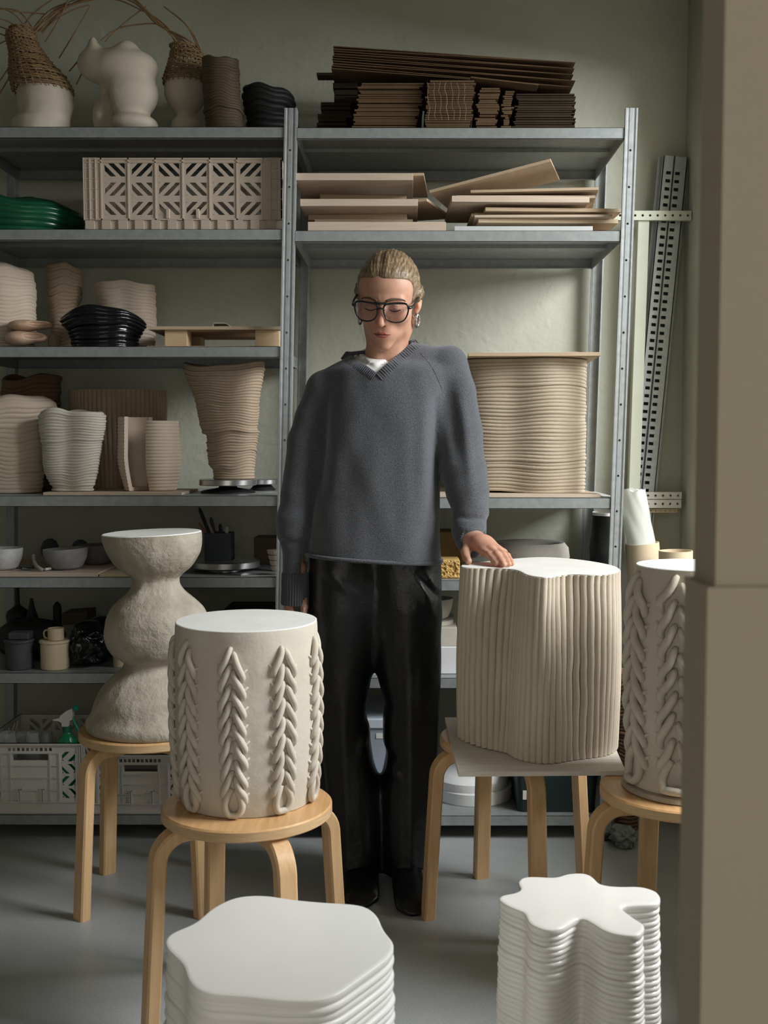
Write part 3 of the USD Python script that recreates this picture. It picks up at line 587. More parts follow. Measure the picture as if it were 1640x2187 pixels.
# ---- top shelf, right bay: cardboard
def slab(xa, xb, ya, yb, th, Y, dep, m, name, label, ca, yaw=0, group=None, c=.0006, rest=None):
    """A flat sheet or board given by the ends of its front edge (pixels, top corners) at depth Y; th in pixels."""
    A, B = at(xa, ya, Y), at(xb, yb, Y); w = np.linalg.norm(B - A); t = th * Y / FPX
    bm = bx(0, w, 0, dep, -t, 0, c); bm = rot(bm, yaw, [0, 0, 1], [0, 0, 0]); bm = rot(bm, -math.atan2(B[2] - A[2], B[0] - A[0]), [0, 1, 0], [0, 0, 0]); bm.apply_translation(A)
    if rest is not None: bm.apply_translation((0, 0, rest + .0004 - bm.bounds[0][2]))
    return solo(name, bm, m, label, ca, group)
ordn = ['top', 'second', 'third', 'fourth', 'lowest']
for i in range(5):
    yl, yr = 98.5 + 10.4 * i, 125 + 13.1 * i; Yb_ = y_(.05 + .006 * (i % 3)); A, B = at(712 + (i % 2) * 2 - i, yl, Yb_), at(1231 - (i % 3) * 2 - (i == 4) * 6, yr, Yb_); w = np.linalg.norm(B - A); a = math.atan2(B[2] - A[2], B[0] - A[0]); sh = []
    for k in (0, 1):
        m = trimesh.Trimesh(*[np.array(q) for q in ([(0, 0, -.0015 - .0075 * k), (0, .36, -.0015 - .0075 * k), (0, .36, .0012 - .0075 * k), (0, 0, .0012 - .0075 * k), (w, .02, -.0058), (w, .36, -.0058), (w, .36, -.0040), (w, .02, -.0040)], [(0, 2, 1), (0, 3, 2), (4, 5, 6), (4, 6, 7), (0, 1, 5), (0, 5, 4), (3, 6, 2), (3, 7, 6), (0, 4, 7), (0, 7, 3), (1, 2, 6), (1, 6, 5)])]); m.fix_normals()
        m = rot(m, -a, [0, 1, 0], [0, 0, 0]); m.apply_translation(A); sh.append(m)
    t_ = thing('flat_box', f'flattened brown cardboard box, {ordn[i]} in the pile above the right bay', 'cardboard box', A, 'flattened boxes on the top shelf')
    for m in sh: part(t_, 'sheet', m, M_CARD)
slab(1005, 1150, 163, 179, 3, y_(.03), .06, M_CARD, 'flap', 'loose bent cardboard flap hanging under the pile of flattened boxes', 'cardboard')
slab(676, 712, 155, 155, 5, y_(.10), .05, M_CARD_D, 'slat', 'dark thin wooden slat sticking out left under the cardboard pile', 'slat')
def bundle(x0, x1, ytop, Y, dep, n, m, label, name='cardboard_stack', skew=0, z0=None, jit=.004, ybase=None, yaw=0):
    z0 = ZR[0] if z0 is None else z0; zt = Z(ytop, Y); h = (zt - z0) / n; rg = np.random.default_rng(int(x0)); o = []
    for k in range(n):
        s = skew * k / n; j = rg.normal(0, jit, 4); o.append(bx(X(x0, Y) + s + j[0], X(x1, Y) + s + j[1], Y + j[2] * .8, Y + dep, z0 + .0006 + k * h, z0 + .0004 + (k + .72 + rg.uniform(0, .2)) * h))
    mm = cat(o)
    if yaw: mm = rot(mm, yaw, [0, 0, 1], [X(x0, Y), Y, 0])
    return solo(name, mm, m, label, 'cardboard')
bundle(757, 888, 177, y_(.045), .30, 22, M_CARD, 'tight stack of cardboard sheets, left of the corrugated stack on the top shelf', skew=.020)
bundle(907, 1004, 172, y_(.02), .30, 22, M_CARD, 'stack of corrugated cardboard in the middle of the top shelf, its cut ends ragged', skew=.010, jit=.0025)
bundle(1014, 1054, 188, y_(.05), .3, 20, M_CARD, 'narrow stack of cardboard sheets, right of the corrugated stack', skew=.012)
bundle(1066, 1084, 194, y_(.07), .3, 20, M_CARD, 'narrowest stack of cardboard sheets on the top shelf', skew=.012)
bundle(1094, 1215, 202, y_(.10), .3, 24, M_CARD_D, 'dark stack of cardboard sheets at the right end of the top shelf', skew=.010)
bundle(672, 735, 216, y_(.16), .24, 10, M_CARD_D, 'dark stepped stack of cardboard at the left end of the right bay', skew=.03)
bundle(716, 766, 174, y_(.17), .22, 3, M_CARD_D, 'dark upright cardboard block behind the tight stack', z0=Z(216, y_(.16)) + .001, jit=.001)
corr = []
rg = np.random.default_rng(9)
for k in range(7):
    x = 912 + 13 * k; pts = [at(x + 4 * math.sin(j * 1.3 + k) * .5 + (170 - yy) * -.06 + rg.normal(0, .7), yy, y_(.012)) for j, yy in enumerate(range(176, 266, 9))]
    corr.append(tube(pts, .0009, 4))
solo('twine', cat(corr), mat('twine', (.26, .19, .11), .9), 'pale twine strands wound over the corrugated cardboard stack', 'twine', kind='stuff')

# ---- second shelf, left bay: green bowl, beige crate
vessel('coil_bowl', 'dark green glazed coil bowl left of the beige crate', 'bowl', y_(.2), [(430, -40, 108), (438, -52, 152), (450, -58, 178), (462, -60, 188), (474, -58, 188), (489, -45, 172)], 7, M_GREEN, z0=ZL[1], seed=5, lobes=((3, .03, 1),), tops=((2, .04, .6),), wob=.6)
def hatch(w, h, px0, nx_, d=1):
    pass
def slot(cx, cz, ln, wd, s):
    """One slanted slot of a crate wall."""
    return affinity.rotate(rect(cx - ln / 2, cz - wd / 2, cx + ln / 2, cz + wd / 2), 45 * s, origin=(cx, cz))
def crate(label, x0, x1, ytop, Y, z0, dep, m, style):
    """A folding plastic crate: walls pierced with slanted slots, ribs, rim, skirt and feet."""
    xa, xb, zt = X(x0, Y), X(x1, Y), Z(ytop, Y); w, h = xb - xa, zt - z0; z0 += .0006
    t = thing('folding_crate', label, 'crate', (xa, Y, z0)); sk = h * .16; th = .004
    def wall(w_, cols, rows_, margin):
        p = rect(0, sk, w_, h); cw = (w_ - 2 * margin) / cols; rh = (h - sk - .012) / rows_; holes = []
        for i in range(cols):
            for j in range(rows_):
                cell = rect(margin + i * cw + cw * .12, sk + .006 + j * rh + rh * .16, margin + (i + 1) * cw - cw * .12, sk + .006 + (j + 1) * rh - rh * .16); c = cell.centroid; s = 1 if (i + j) % 2 else -1
                for q in np.arange(-3, 4): holes.append(slot(c.x + (q + .25) * rh * .56, c.y, rh * 1.6, rh * .21, s).intersection(cell))
        return p, [q for q in holes if q.area > 2e-6]
    if style == 1:
        p, ho = wall(w, 6, 3, w * .09); p = p.difference(union_all(ho))
        f = prism(p, th); f.apply_translation((xa, Y, z0)); part(t, 'front_wall', f, m)
        rb = [bx(xa + w * .09 + i * w * .82 / 6 - .002, xa + w * .09 + i * w * .82 / 6 + .002, Y - .003, Y, z0 + sk, z0 + h) for i in range(7)] + [bx(xa + k * w * .03 + o, xa + k * w * .03 + .003 + o, Y - .004, Y, z0 + sk, z0 + h) for k in range(3) for o in (0, w * .91)]
        rb += [bx(xa + o, xa + w * .075 + o, Y - .003, Y, z0 + sk + j * (h - sk) / 6 - .001, z0 + sk + j * (h - sk) / 6 + .001) for j in range(7) for o in (0, w * .925)] + [bx(xa, xb, Y - .003, Y, z0 + sk, z0 + sk + .004), bx(xa + .01, xb - .01, Y - .003, Y, z0 + h - .014, z0 + h - .011)]
        for fx_ in (.425, .575): part(t, 'latch', bx(xa + w * fx_ - .005, xa + w * fx_ + .005, Y - .006, Y - .0005, z0 + sk + .004, z0 + sk + .032, .001), m)
        rb.append(bx(xa + .002, xb - .002, Y + .0045, Y + .0065, z0, z0 + sk))
        for i in range(12):
            rb.append(bx(xa + .004 + i * w / 12, xa + .004 + i * w / 12 + w * .045, Y - .002, Y + .004, z0, z0 + sk))
    else:
        p = rect(0, sk, w, h); ho = []; rh = (h - sk - .03) / 4
        for x_a, x_b, nq in ((.80, .93, 1), (.07, .20, 1)):
            for j in range(4):
                cell = rect(w * x_a, sk + .008 + j * rh + rh * .1, w * x_b, sk + .008 + (j + 1) * rh - rh * .1); c = cell.centroid; s = 1 if j % 2 else -1
                for q in (-.5, .5): ho.append(slot(c.x + q * rh * .95, c.y, rh * 1.7, rh * .24, s).intersection(cell))
                for q in (-1, 1): ho.append(rect(c.x + q * s * w * .055 - .002, c.y - rh * .34, c.x + q * s * w * .055 + .002, c.y - rh * .24))
        ho.append(rect(w * .33, h - .052, w * .67, h - .032)); ho += [rect(w * .28 + k * w * .044, h - .024, w * .28 + k * w * .044 + w * .03, h - .014) for k in range(10)]
        f = prism(p.difference(union_all(ho)), th); f.apply_translation((xa, Y, z0)); part(t, 'front_wall', f, m)
        rb = [bx(xa + w * u - .0015, xa + w * u + .0015, Y - .005, Y, z0 + sk, z0 + h - .028) for u in (.055, .22, .31, .69, .78, .945)] + [bx(xa + w * .02 * k + o, xa + w * .02 * k + .002 + o, Y - .005, Y, z0 + sk, z0 + h) for k in range(3) for o in (0, w * .955)]
        for j in range(1, 5):
            for u, v in ((.22, .31), (.31, .69), (.69, .78)): rb.append(bx(xa + w * u, xa + w * v, Y - .004, Y, z0 + sk + j * rh - .001, z0 + sk + j * rh + .001))
        rb += [bx(xa, xb, Y - .006, Y, z0 + sk, z0 + sk + .004), bx(xa, xb, Y - .008, Y + .006, z0 + h - .004, z0 + h), bx(xa, xb, Y - .002, Y + .004, z0 + .004, z0 + sk), bx(xa, xb, Y - .004, Y, z0, z0 + .005)]
        for fx_ in (.38, .60): part(t, 'latch', cat(bx(xa + w * fx_, xa + w * fx_ + .003, Y - .009, Y, z0 + sk, z0 + sk + .042), bx(xa + w * fx_ + .005, xa + w * fx_ + .009, Y - .009, Y, z0 + sk, z0 + sk + .042), bx(xa + w * fx_ - .004, xa + w * fx_ + .009, Y - .009, Y, z0 + sk + .040, z0 + sk + .044)), m)
    part(t, 'ribs', cat(rb), m)
    p, ho = wall(dep, 4, 3, .02); p = p.difference(union_all(ho))
    for o in (xa, xb - th):
        q = prism(p, th); q.vertices = np.stack([o + q.vertices[:, 1], Y + q.vertices[:, 0], z0 + q.vertices[:, 2]], 1); q.faces = q.faces[:, ::-1]; part(t, 'side_wall', q, m)
    p, ho = wall(w, 6, 3, w * .09); q = prism(p.difference(union_all(ho)), th); q.apply_translation((xa, Y + dep - th, z0)); part(t, 'back_wall', q, m)
    part(t, 'base', bx(xa + .002, xb - .002, Y + .004, Y + dep, z0, z0 + .006), m)
    part(t, 'rim', cat(bx(xa, xb, Y - .003, Y + .006, z0 + h - .005, z0 + h), bx(xa, xb, Y + dep - .008, Y + dep, z0 + h - .005, z0 + h), bx(xa, xa + .008, Y, Y + dep, z0 + h - .005, z0 + h), bx(xb - .008, xb, Y, Y + dep, z0 + h - .005, z0 + h)), m)
    return t
crate('beige folding plastic crate with slanted slots on the second shelf', 188, 606, 338, y_(.045), ZL[1], .36, M_CRATE, 1)
# what shows through its slots
solo('paper_wad', lathe([(.05, ZL[1] + .008), (.075, ZL[1] + .03), (.07, ZL[1] + .085), (.03, ZL[1] + .11)], X(345, y_(.14)), y_(.15), 24), M_PLASTER, 'pale wrapped lump showing through the slots of the beige crate', 'wrapped lump', smooth=40)

# ---- second shelf, right bay: boards
def pile(rows, z):
    """Boards lying on each other, lowest first: left and right pixel of the front edge, thickness, set-back, depth, turn."""
    for xa, xb, t, dy, dep, yaw, m, nm, lb in rows:
        Y = y_(dy); bm = bx(X(xa, Y), X(xb, Y), Y, Y + dep, z + .0005, z + t, .0007); bm = rot(bm, yaw, [0, 0, 1], [X((xa + xb) / 2, Y), Y + .1, 0]); solo(nm, bm, m, lb, 'board', 'boards on the second shelf'); z += t
    return z
zl_top = pile([(660, 951, .029, .02, .40, 0, M_PLY, 'plywood_board', 'thick pale plywood board lying lowest in the left pile'),
      (690, 900, .014, .20, .22, 0, M_PLY2, 'plywood_board', 'board set far back in the shade, second from below in the left pile'),
      (673, 880, .017, .14, .26, .02, M_PLY, 'plywood_board', 'plywood board third from below in the left pile'),
      (664, 872, .016, .15, .26, -.05, M_PLY2, 'plywood_board', 'board with its left end turned back, under the thick middle board of the left pile'),
      (644, 892, .021, .03, .30, 0, M_PLY, 'plywood_board', 'thick plywood board in the middle of the left pile, its end square'),
      (735, 936, .009, .10, .28, -.30, M_PLY2, 'plywood_board', 'plywood board turned askew toward the gap between the two piles'),
      (733, 884, .004, .12, .2, 0, M_GREYB, 'white_sheet', 'thin white sheet between two boards of the left pile'),
      (680, 860, .019, .22, .2, 0, M_PLY2, 'plywood_board', 'board set far back above the thin white sheet'),
      (684, 866, .019, .21, .2, .03, M_PLY2, 'plywood_board', 'board set far back under the broad upper board of the left pile'),
      (634, 882, .021, .02, .33, 0, M_PLY, 'plywood_board', 'broad plywood board near the top of the left pile, reaching the middle post'),
      (749, 909, .0085, .06, .30, -.06, M_PLY2, 'plywood_board', 'small thin board lying topmost in the left pile')], ZR[1])
z1 = pile([(1264, 1306, .012, .06, .36, 0, M_PLY2, 'plywood_board', 'short brown board end beside the grey slab')], ZR[1])
zr_top = pile([(969, 1261, .0165, .02, .40, 0, M_GREYB, 'grey_slab', 'grey smooth slab lying lowest in the right pile'),
      (1030, 1290, .018, .18, .24, 0, M_PLY2, 'plywood_board', 'board set far back in the shade on the grey slab'),
      (1017, 1313, .013, .07, .36, .03, M_PLY2, 'plywood_board', 'wood board third from below in the right pile'),
      (1013, 1303, .008, .05, .36, -.02, M_PLY, 'plywood_board', 'pale thin board fourth from below in the right pile'),
      (1003, 1292, .0085, .08, .36, .02, M_PLY2, 'plywood_board', 'thin dark-edged board fifth from below in the right pile'),
      (1030, 1320, .011, .05, .36, .05, M_PLY2, 'plywood_board', 'long thin board reaching the right post in the right pile'),
      (1010, 1270, .010, .16, .24, 0, M_PLY2, 'plywood_board', 'board set far back under the thick pale board of the right pile'),
      (961, 1252, .018, .02, .32, .03, M_PLY, 'plywood_board', 'thick pale board in the middle of the right pile'),
      (973, 1266, .0085, .05, .36, 0, M_PLY, 'plywood_board', 'thin pale board on the thick board of the right pile'),
      (1020, 1260, .009, .14, .24, 0, M_PLY2, 'plywood_board', 'board set back near the top of the right pile'),
      (1010, 1278, .0085, .04, .36, -.10, M_PLY2, 'plywood_board', 'board with its right end turned outward near the top of the right pile')], ZR[1])
Yt_ = y_(.05); tb = bx(0, X(1178, Yt_) - X(918, Yt_), -.02, .28, 0, .0085, .0006); tb = rot(tb, -.22, [0, 0, 1], [.1, 0, 0]); tb = rot(tb, -.205, [0, 1, 0], [0, 0, 0]); tb.apply_translation((X(918, Yt_), Yt_, zr_top - .010)); solo('plywood_board', tb, M_PLY2, 'thin board lying tilted on top of the right pile', 'board', 'boards on the second shelf')
# ---- third shelf, left bay
vessel('coil_vase', 'tall tan coil vase cut off by the left picture edge on the third shelf', 'vase', y_(.2), [(574, -45, 62), (584, -52, 78), (640, -52, 82), (700, -50, 81), (741, -42, 76)], 24, M_BISQ, z0=ZL[2], seed=6, lobes=((4, .03, .5),), wob=.6)
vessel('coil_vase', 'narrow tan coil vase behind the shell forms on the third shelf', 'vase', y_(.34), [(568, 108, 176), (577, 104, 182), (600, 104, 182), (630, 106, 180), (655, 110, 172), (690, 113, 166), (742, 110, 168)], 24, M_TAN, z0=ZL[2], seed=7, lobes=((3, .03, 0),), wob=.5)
vessel('coil_vase', 'double-lobed tan coil vase behind the black bowl', 'vase', y_(.33), [(607, 206, 336), (650, 212, 337), (700, 222, 337), (742, 222, 334)], 20, M_BISQ, z0=ZL[2], seed=8, lobes=((2, .16, 0), (3, .05, 1)), wob=.4)
vessel('coil_bowl', 'glossy black coil bowl with a wavy rim on the third shelf', 'bowl', y_(.13), [(670, 142, 306), (680, 134, 315), (692, 139, 315), (705, 150, 308), (720, 154, 302), (741, 157, 300)], 9, M_BGLOSS, z0=ZL[2], seed=9, amp=.5, lobes=((3, .03, .5),), tops=((2, .08, 3.14),), wob=.5)
def shell_form(cx, cy_px, Y, w, h, seed, z0, label):
    c = at(cx, cy_px, Y); a, b = w * Y / FPX / 2, h * Y / FPX / 2; cz = max(c[2], z0 + b); hh = .0022; lo = np.array([c[0] - a * 1.2, Y - a, cz - b * 1.1]); G = field(lo, [c[0] + a * 1.2, Y + a, cz + b * 1.15], hh)
    d = smin(ell(G, (c[0] - .3 * a, Y, cz), (a * .68, a * .6, b * .95)), ell(G, (c[0] + .35 * a, Y + .01, cz + .1 * b), (a * .6, a * .5, b * .7)), .01); cut = ell(G, (c[0] + .55 * a, Y - .42 * a, cz + .28 * b), (a * .55, a * .42, b * .5)); d = smax(d, -cut, .004)
    m = relax(surface_nets(d, lo, hh), 8); m.vertices[:, 2] = np.maximum(m.vertices[:, 2], z0 + .0006)
    return solo('shell_form', m, M_PINK, label, 'ceramic', smooth=True)
shell_form(56, 722, y_(.09), 92, 32, 1, ZL[2], 'pinkish shell-like ceramic lying below its twin on the third shelf')
shell_form(66, 702, y_(.10), 98, 26, 2, Z(708, y_(.09)), 'pinkish shell-like ceramic resting on top of its twin')
solo('stone', smooth_pot(y_(.15), [(712, 116, 122), (717, 110, 128), (726, 107, 131), (741, 110, 129)], ZL[2]), M_TAN, 'small brown lump between the shell forms and the black bowl', 'clay lump', smooth=True)
Yp = y_(.06); pal = thing('wooden_pallet', 'small raw-wood pallet of two boards and blocks at the right end of the third shelf', 'pallet', (X(318, Yp), Yp, ZL[2]))
pz = [ZL[2] + .0006, ZL[2] + .0066, Z(704, Yp), Z(697, Yp)]
part(pal, 'board', bx(X(316, Yp), X(598, Yp), Yp, Yp + .34, pz[0], pz[1], .0005), M_PLY2); part(pal, 'board', bx(X(320, Yp), X(601, Yp), Yp, Yp + .34, pz[2], pz[3], .0005), M_PLY2)
M_PINE = mat('pine_block', (.58, .41, .24), .65, var=(.66, .49, .31), vscale=8, stretch=(3, 3, 30), spec=.3)
for xa, xb in ((353, 400), (546, 597)):
    for o in (.012, .24): part(pal, 'block', bx(X(xa, Yp), X(xb, Yp), Yp + o, Yp + o + .07, pz[1], pz[2], .0006), M_PINE)
g = np.linspace(-1.2, 1.7, 20); cp = [(X(452 + 38 * i / 19, Yp), Yp + .06, pz[3] + .0022 + (.0115 if i < 12 else .0115 * math.cos((i - 12) / 7 * 1.5)) * (i > 0)) for i in range(20)]
sh_ = rings([[(x, Yp + .04, z + .001), (x, Yp + .12, z + .001), (x, Yp + .12, z - .001), (x, Yp + .04, z - .001)] for x, y, z in cp]); sh_.fix_normals()
solo('clay_offcut', sh_, M_PLASTER, 'small curled pale offcut lying on the raw-wood pallet', 'offcut', smooth=30)

# ---- fourth shelf, left bay
vessel('coil_vase', 'reddish brown coil vessel behind the large vase at the left end of the fourth shelf', 'vase', y_(.39), [(808, 8, 137), (818, 6, 134), (860, 5, 131), (920, 8, 127), (1061, 14, 118)], 26, M_BROWN, z0=ZL[3], seed=11, lobes=((4, .06, .3),), tops=((2, .02, 1.2),))
vessel('coil_vase', 'large cream coil vase cut off by the left picture edge on the fourth shelf', 'vase', y_(.19), [(850, -62, 98), (860, -70, 116), (872, -70, 121), (885, -68, 117), (900, -66, 108), (960, -62, 100), (1000, -56, 93), (1060, -48, 85)], 22, M_BISQ, z0=ZL[3], seed=12, lobes=((3, .02, 0), (2, .12, 0)), wob=.5)
Yv = y_(.38); zt = Z(834, Yv); cxv, rv = X(254, Yv), X(358, Yv) - X(254, Yv); g = np.arange(360) * 2 * np.pi / 360; R = []
for z in np.linspace(ZL[3] + .0006, zt, 12):
    q = rv * (.86 + .14 * min(1, (z - ZL[3]) / (zt - ZL[3]) * 1.3)) - .006 + .006 * np.abs(np.sin(g * 30)) ** .6; R.append(np.stack([cxv + q * np.cos(g), Yv + q * .6 * np.sin(g), np.full(360, z)], 1))
R += [R[-1] * [1, 1, 1] + (R[-1].mean(0) - R[-1]) * [.07, .07, 0], R[-1] + (R[-1].mean(0) - R[-1]) * [.12, .12, 0] - [0, 0, .2]]
solo('fluted_vessel', rings(R), M_TAN, 'wide brown vessel of upright ribs behind the split vase', 'vase', smooth=50)
bz = ZL[3] + .0085; slab(92, 388, 1053.5, 1053.5, 6, y_(.03), .26, M_PLY, 'plywood_board', 'pale board under the lobed vase and the split vase on the fourth shelf', 'board', rest=ZL[3])
bz = ZL[3] + .0005 + 6 * y_(.03) / FPX
vessel('coil_vase', 'pale grey coil vase with two front lobes, standing on the board of the fourth shelf', 'vase', y_(.115), [(879, 94, 226), (890, 90, 233), (905, 91, 232), (930, 93, 228), (960, 95, 222), (1000, 97, 215), (1020, 103, 209), (1040, 112, 203), (1055, 114, 200)], 29, M_BISQ2, z0=bz, seed=13, amp=.45, lobes=((3, .15, 1.7), (2, .05, 0)), tops=((3, .02, .4),), wob=.5)
def half_vase(cx, Y, rows, z0, ang, label, seed):
    rows = sorted(rows); zv = np.array([Z(r[0], Y) for r in rows]); zv[-1] = z0 + .0006; fr = PchipInterpolator(zv[::-1], np.array([r[1] for r in rows])[::-1] * Y / FPX); n = 72; g = np.arange(n) * 2 * np.pi / n; R = []; C = 21; h = (zv[0] - zv[-1]) / C
    for k in range(C):
        for t in (.05, .25, .5, .75, .95):
            z = zv[-1] + (k + t) * h; q = float(fr(z)) + .35 * h * (math.sqrt(1 - (2 * t - 1) ** 2) - .9); R.append(np.stack([q * np.cos(g), q * np.sin(g), np.full(n, z)], 1))
    o = mf(rings(R)); R2 = [np.stack([(float(fr(min(max(z, zv[-1]), zv[0]))) - .017) * np.cos(g), (float(fr(min(max(z, zv[-1]), zv[0]))) - .017) * np.sin(g), np.full(n, z)], 1) for z in np.linspace(zv[-1] + .012, zv[0] + .02, 14)]
    o = o - mf(rings(R2)); o = o.trim_by_plane([math.cos(ang), math.sin(ang), 0], .004); m = T(o); m.apply_translation((X(cx, Y), Y, 0))
    return solo('split_vase', m, M_BISQ, label, 'vase half', smooth=40)
rw = [(890, 45), (910, 46), (950, 47), (975, 48), (1000, 45), (1030, 38), (1055, 33)]
half_vase(299, y_(.13), rw, bz, math.radians(153), 'left half of a split coil vase, its cut wall facing right', 1)
half_vase(337, y_(.15), [(899, 47), (930, 48), (970, 49), (1000, 48), (1030, 42), (1055, 38)], bz, math.radians(-22), 'right half of a split coil vase, its ribbed wall facing the camera', 2)
def wheel(label, cx, hw, ytop, ydisc, Y, z0, foot=.6):
    zt, zd, r = Z(ytop, Y), Z(ydisc, Y), hw * Y / FPX; t = thing('banding_wheel', label, 'banding wheel', (X(cx, Y), Y, z0))
    part(t, 'disc', lathe([(r - .002, zd), (r, zd + .002), (r, zt - .002), (r - .003, zt)], X(cx, Y), Y, 72), M_METAL, 35); part(t, 'foot', lathe([(r * foot, z0 + .0006), (r * foot, z0 + .004), (r * foot * .9, z0 + .008), (.03, z0 + .016), (.025, zd)], X(cx, Y), Y, 48), M_METAL if foot < .7 else M_BLACK, 35); return zt
wz = wheel('metal banding wheel under the tall flaring coil vase', 486, 61, 1023, 1036, y_(.2), ZL[3], .95)
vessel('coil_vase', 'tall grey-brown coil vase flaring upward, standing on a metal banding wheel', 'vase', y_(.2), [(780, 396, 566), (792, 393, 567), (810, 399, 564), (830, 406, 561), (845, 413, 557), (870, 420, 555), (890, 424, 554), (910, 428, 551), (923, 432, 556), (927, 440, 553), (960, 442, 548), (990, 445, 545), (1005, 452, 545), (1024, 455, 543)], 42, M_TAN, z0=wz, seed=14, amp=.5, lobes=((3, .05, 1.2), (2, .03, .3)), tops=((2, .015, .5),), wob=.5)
wheel('small dark banding wheel in the shade behind the middle post on the fourth shelf', 560, 34, 1023, 1034, y_(.36), ZL[3], .8)

# ---- fourth shelf, right bay: the large lobed coil stool between boards
Yc = y_(.26); slab(900, 1282, 1056.5, 1057, 7, y_(.02), .46, M_PLY, 'plywood_board', 'pale board under the large lobed coil stool on the fourth shelf', 'board', rest=ZR[3]); zc0 = ZR[3] + .0006 + 7 * y_(.02) / FPX
slab(1287, 1308, 1060, 1060, 1.5, y_(.06), .3, M_GREYB, 'paper_sheet', 'white sheet of paper beside the board at the right end of the fourth shelf', 'paper', rest=ZR[3])
def lobed(cx, cy, rx, ry, l, n=220):
    g = np.arange(n) * 2 * np.pi / n; q = np.ones(n)
    for k, s, ph in l: q = q + s * np.cos(k * g + ph)
    P = np.stack([rx * q * np.cos(g), ry * q * np.sin(g)], 1); P -= (P.max(0) + P.min(0)) / 2; P *= [rx / P[:, 0].max(), ry / P[:, 1].max()]; return P + [cx, cy]
zc1 = Z(763, y_(.07)); big = thing('coil_stool', 'large lobed coil-built clay stool stored on the fourth shelf behind the person', 'clay stool', (X(1115, Yc), Yc, zc0))
PB = lobed(X(1114, y_(.22)), Yc, (X(1246, y_(.22)) - X(982, y_(.22))) / 2, .20, ((3, .15, 2.05), (5, .03, .8)))
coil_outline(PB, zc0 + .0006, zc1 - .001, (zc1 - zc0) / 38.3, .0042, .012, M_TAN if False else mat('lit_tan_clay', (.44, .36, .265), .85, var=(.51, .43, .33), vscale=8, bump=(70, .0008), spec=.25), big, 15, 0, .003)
slab(1000, 1281, 748, 748, 8, y_(.035), .44, M_PLY2, 'plywood_board', 'thin board lying across the top of the large lobed coil stool', 'board', yaw=-.04, rest=zc1)
slab(1034, 1236, 742.5, 742.5, 3, y_(.07), .34, M_GREYB, 'sheet', 'pale thin sheet lying on the board above the large coil stool', 'sheet', rest=zc1 + .0006 + 8 * y_(.035) / FPX)

# ---- fifth shelf, left bay
slab(-60, 209, 1225.5, 1225.5, 8, y_(.012), .44, M_PLY, 'plywood_board', 'pale board under the rough white bowls on the fifth shelf', 'board', rest=ZL[4]); slab(212, 300, 1227, 1227, 6, y_(.012), .44, M_PLY2, 'plywood_board', 'shorter board end behind the neck of the three-bulge sculpture', 'board', rest=ZL[4])
b5 = ZL[4] + .0008 + 8 * y_(.012) / FPX
M_RB = mat('chipped_white_clay', (.62, .62, .62), .85, var=(.42, .41, .40), vscale=22, bump=(60, .002), detail=6)
def bowl(label, cx, hw, ytop, Y, z0, m, foot=.55, tilt=0):
    zt, r, cx_ = Z(ytop, Y), hw * Y / FPX, X(cx, Y); h = zt - z0 - .0006; pr_ = [(r * foot, 0), (r * (foot + .18), h * .12), (r * .93, h * .5), (r, h * .85), (r * .985, h), (r * .93, h * .97), (r * .85, h * .55), (r * .4, h * .2)]
    b = lathe([(a, c + z0 + .0006) for a, c in pr_], cx_, Y, 56); b = rot(b, tilt, [0, 1, 0], [cx_, Y, z0]); return solo('bowl', b, m, label, 'bowl', smooth=50)
bowl('rough white bowl cut off by the left picture edge on the fifth shelf', 2, 40, 1170, y_(.10), b5, M_RB)
bowl('chipped greyish bowl on the fifth shelf, between dark tools and the clay sculpture', 137, 47, 1171, y_(.11), b5, mat('grey_bowl_clay', (.33, .33, .345), .85, var=(.20, .195, .19), vscale=12, bump=(60, .002)), tilt=-.05)
bowl('darker grey bowl behind the chipped bowl', 203, 42, 1163, y_(.25), b5, mat('dark_bowl_clay', (.16, .155, .145), .85, var=(.12, .115, .105), vscale=12))
for i, (cx, hw, yt) in enumerate(((102, 19, 1150), (167, 19, 1152))):
    Yq = y_(.40); r = hw * Yq / FPX; zq = Z(yt, Yq); solo('ball', lathe([(r * .3, b5 + .001), (r * .92, b5 + r * .5), (r, b5 + r), (r * 1.0, zq - r), (r * .7, zq - r * .3), (r * .25, zq - .001)], X(cx, Yq), Yq, 32), M_GRIT, ['dark round-topped jar in the shade behind the tools, the left one of two', 'dark round-topped jar in the shade behind the chipped bowl, the right one of two'][i], 'jar', smooth=50)
Yq = y_(.05); solo('clay_tool', tube(spline([at(72, 1186, Yq + .05), at(74, 1202, Yq + .03), at(84, 1214, Yq), at(92, 1218, Yq)], 16), [.006] * 16, 8), mat('worn_tool', (.30, .27, .24), .6), 'curved worn strap tool left of the chipped bowl', 'tool', smooth=40)
for i, (xa, ya, xb, yb, m) in enumerate(((46, 1214, 62, 1216, M_GRIT), (40, 1209, 72, 1211, M_BLACK), (96, 1216, 108, 1214, M_RB))):
    solo('clay_tool', tube([np.maximum(at(xa, ya, Yq), [-9, 0, b5 + .0045]), np.maximum(at(xb, yb, Yq + .02), [-9, 0, b5 + .0045])], .004, 8), m, ['short dark stub tool lying by the front edge of the fifth shelf', 'long black tool lying behind the short stub tool', 'small white plaster chip in front of the chipped bowl'][i], 'tool')
wz = wheel('bright metal banding wheel carrying the tool box on the fifth shelf', 478, 75, 1196, 1210, y_(.17), ZL[4], .5)
Yt = y_(.19); cad = thing('tool_box', 'dark blue open box of clay tools standing on the bright banding wheel', 'tool box', (X(467, Yt), Yt, wz))
xa, xb, zt = X(438, Yt), X(495, Yt), Z(1137, Yt); zb_ = wz + .0006
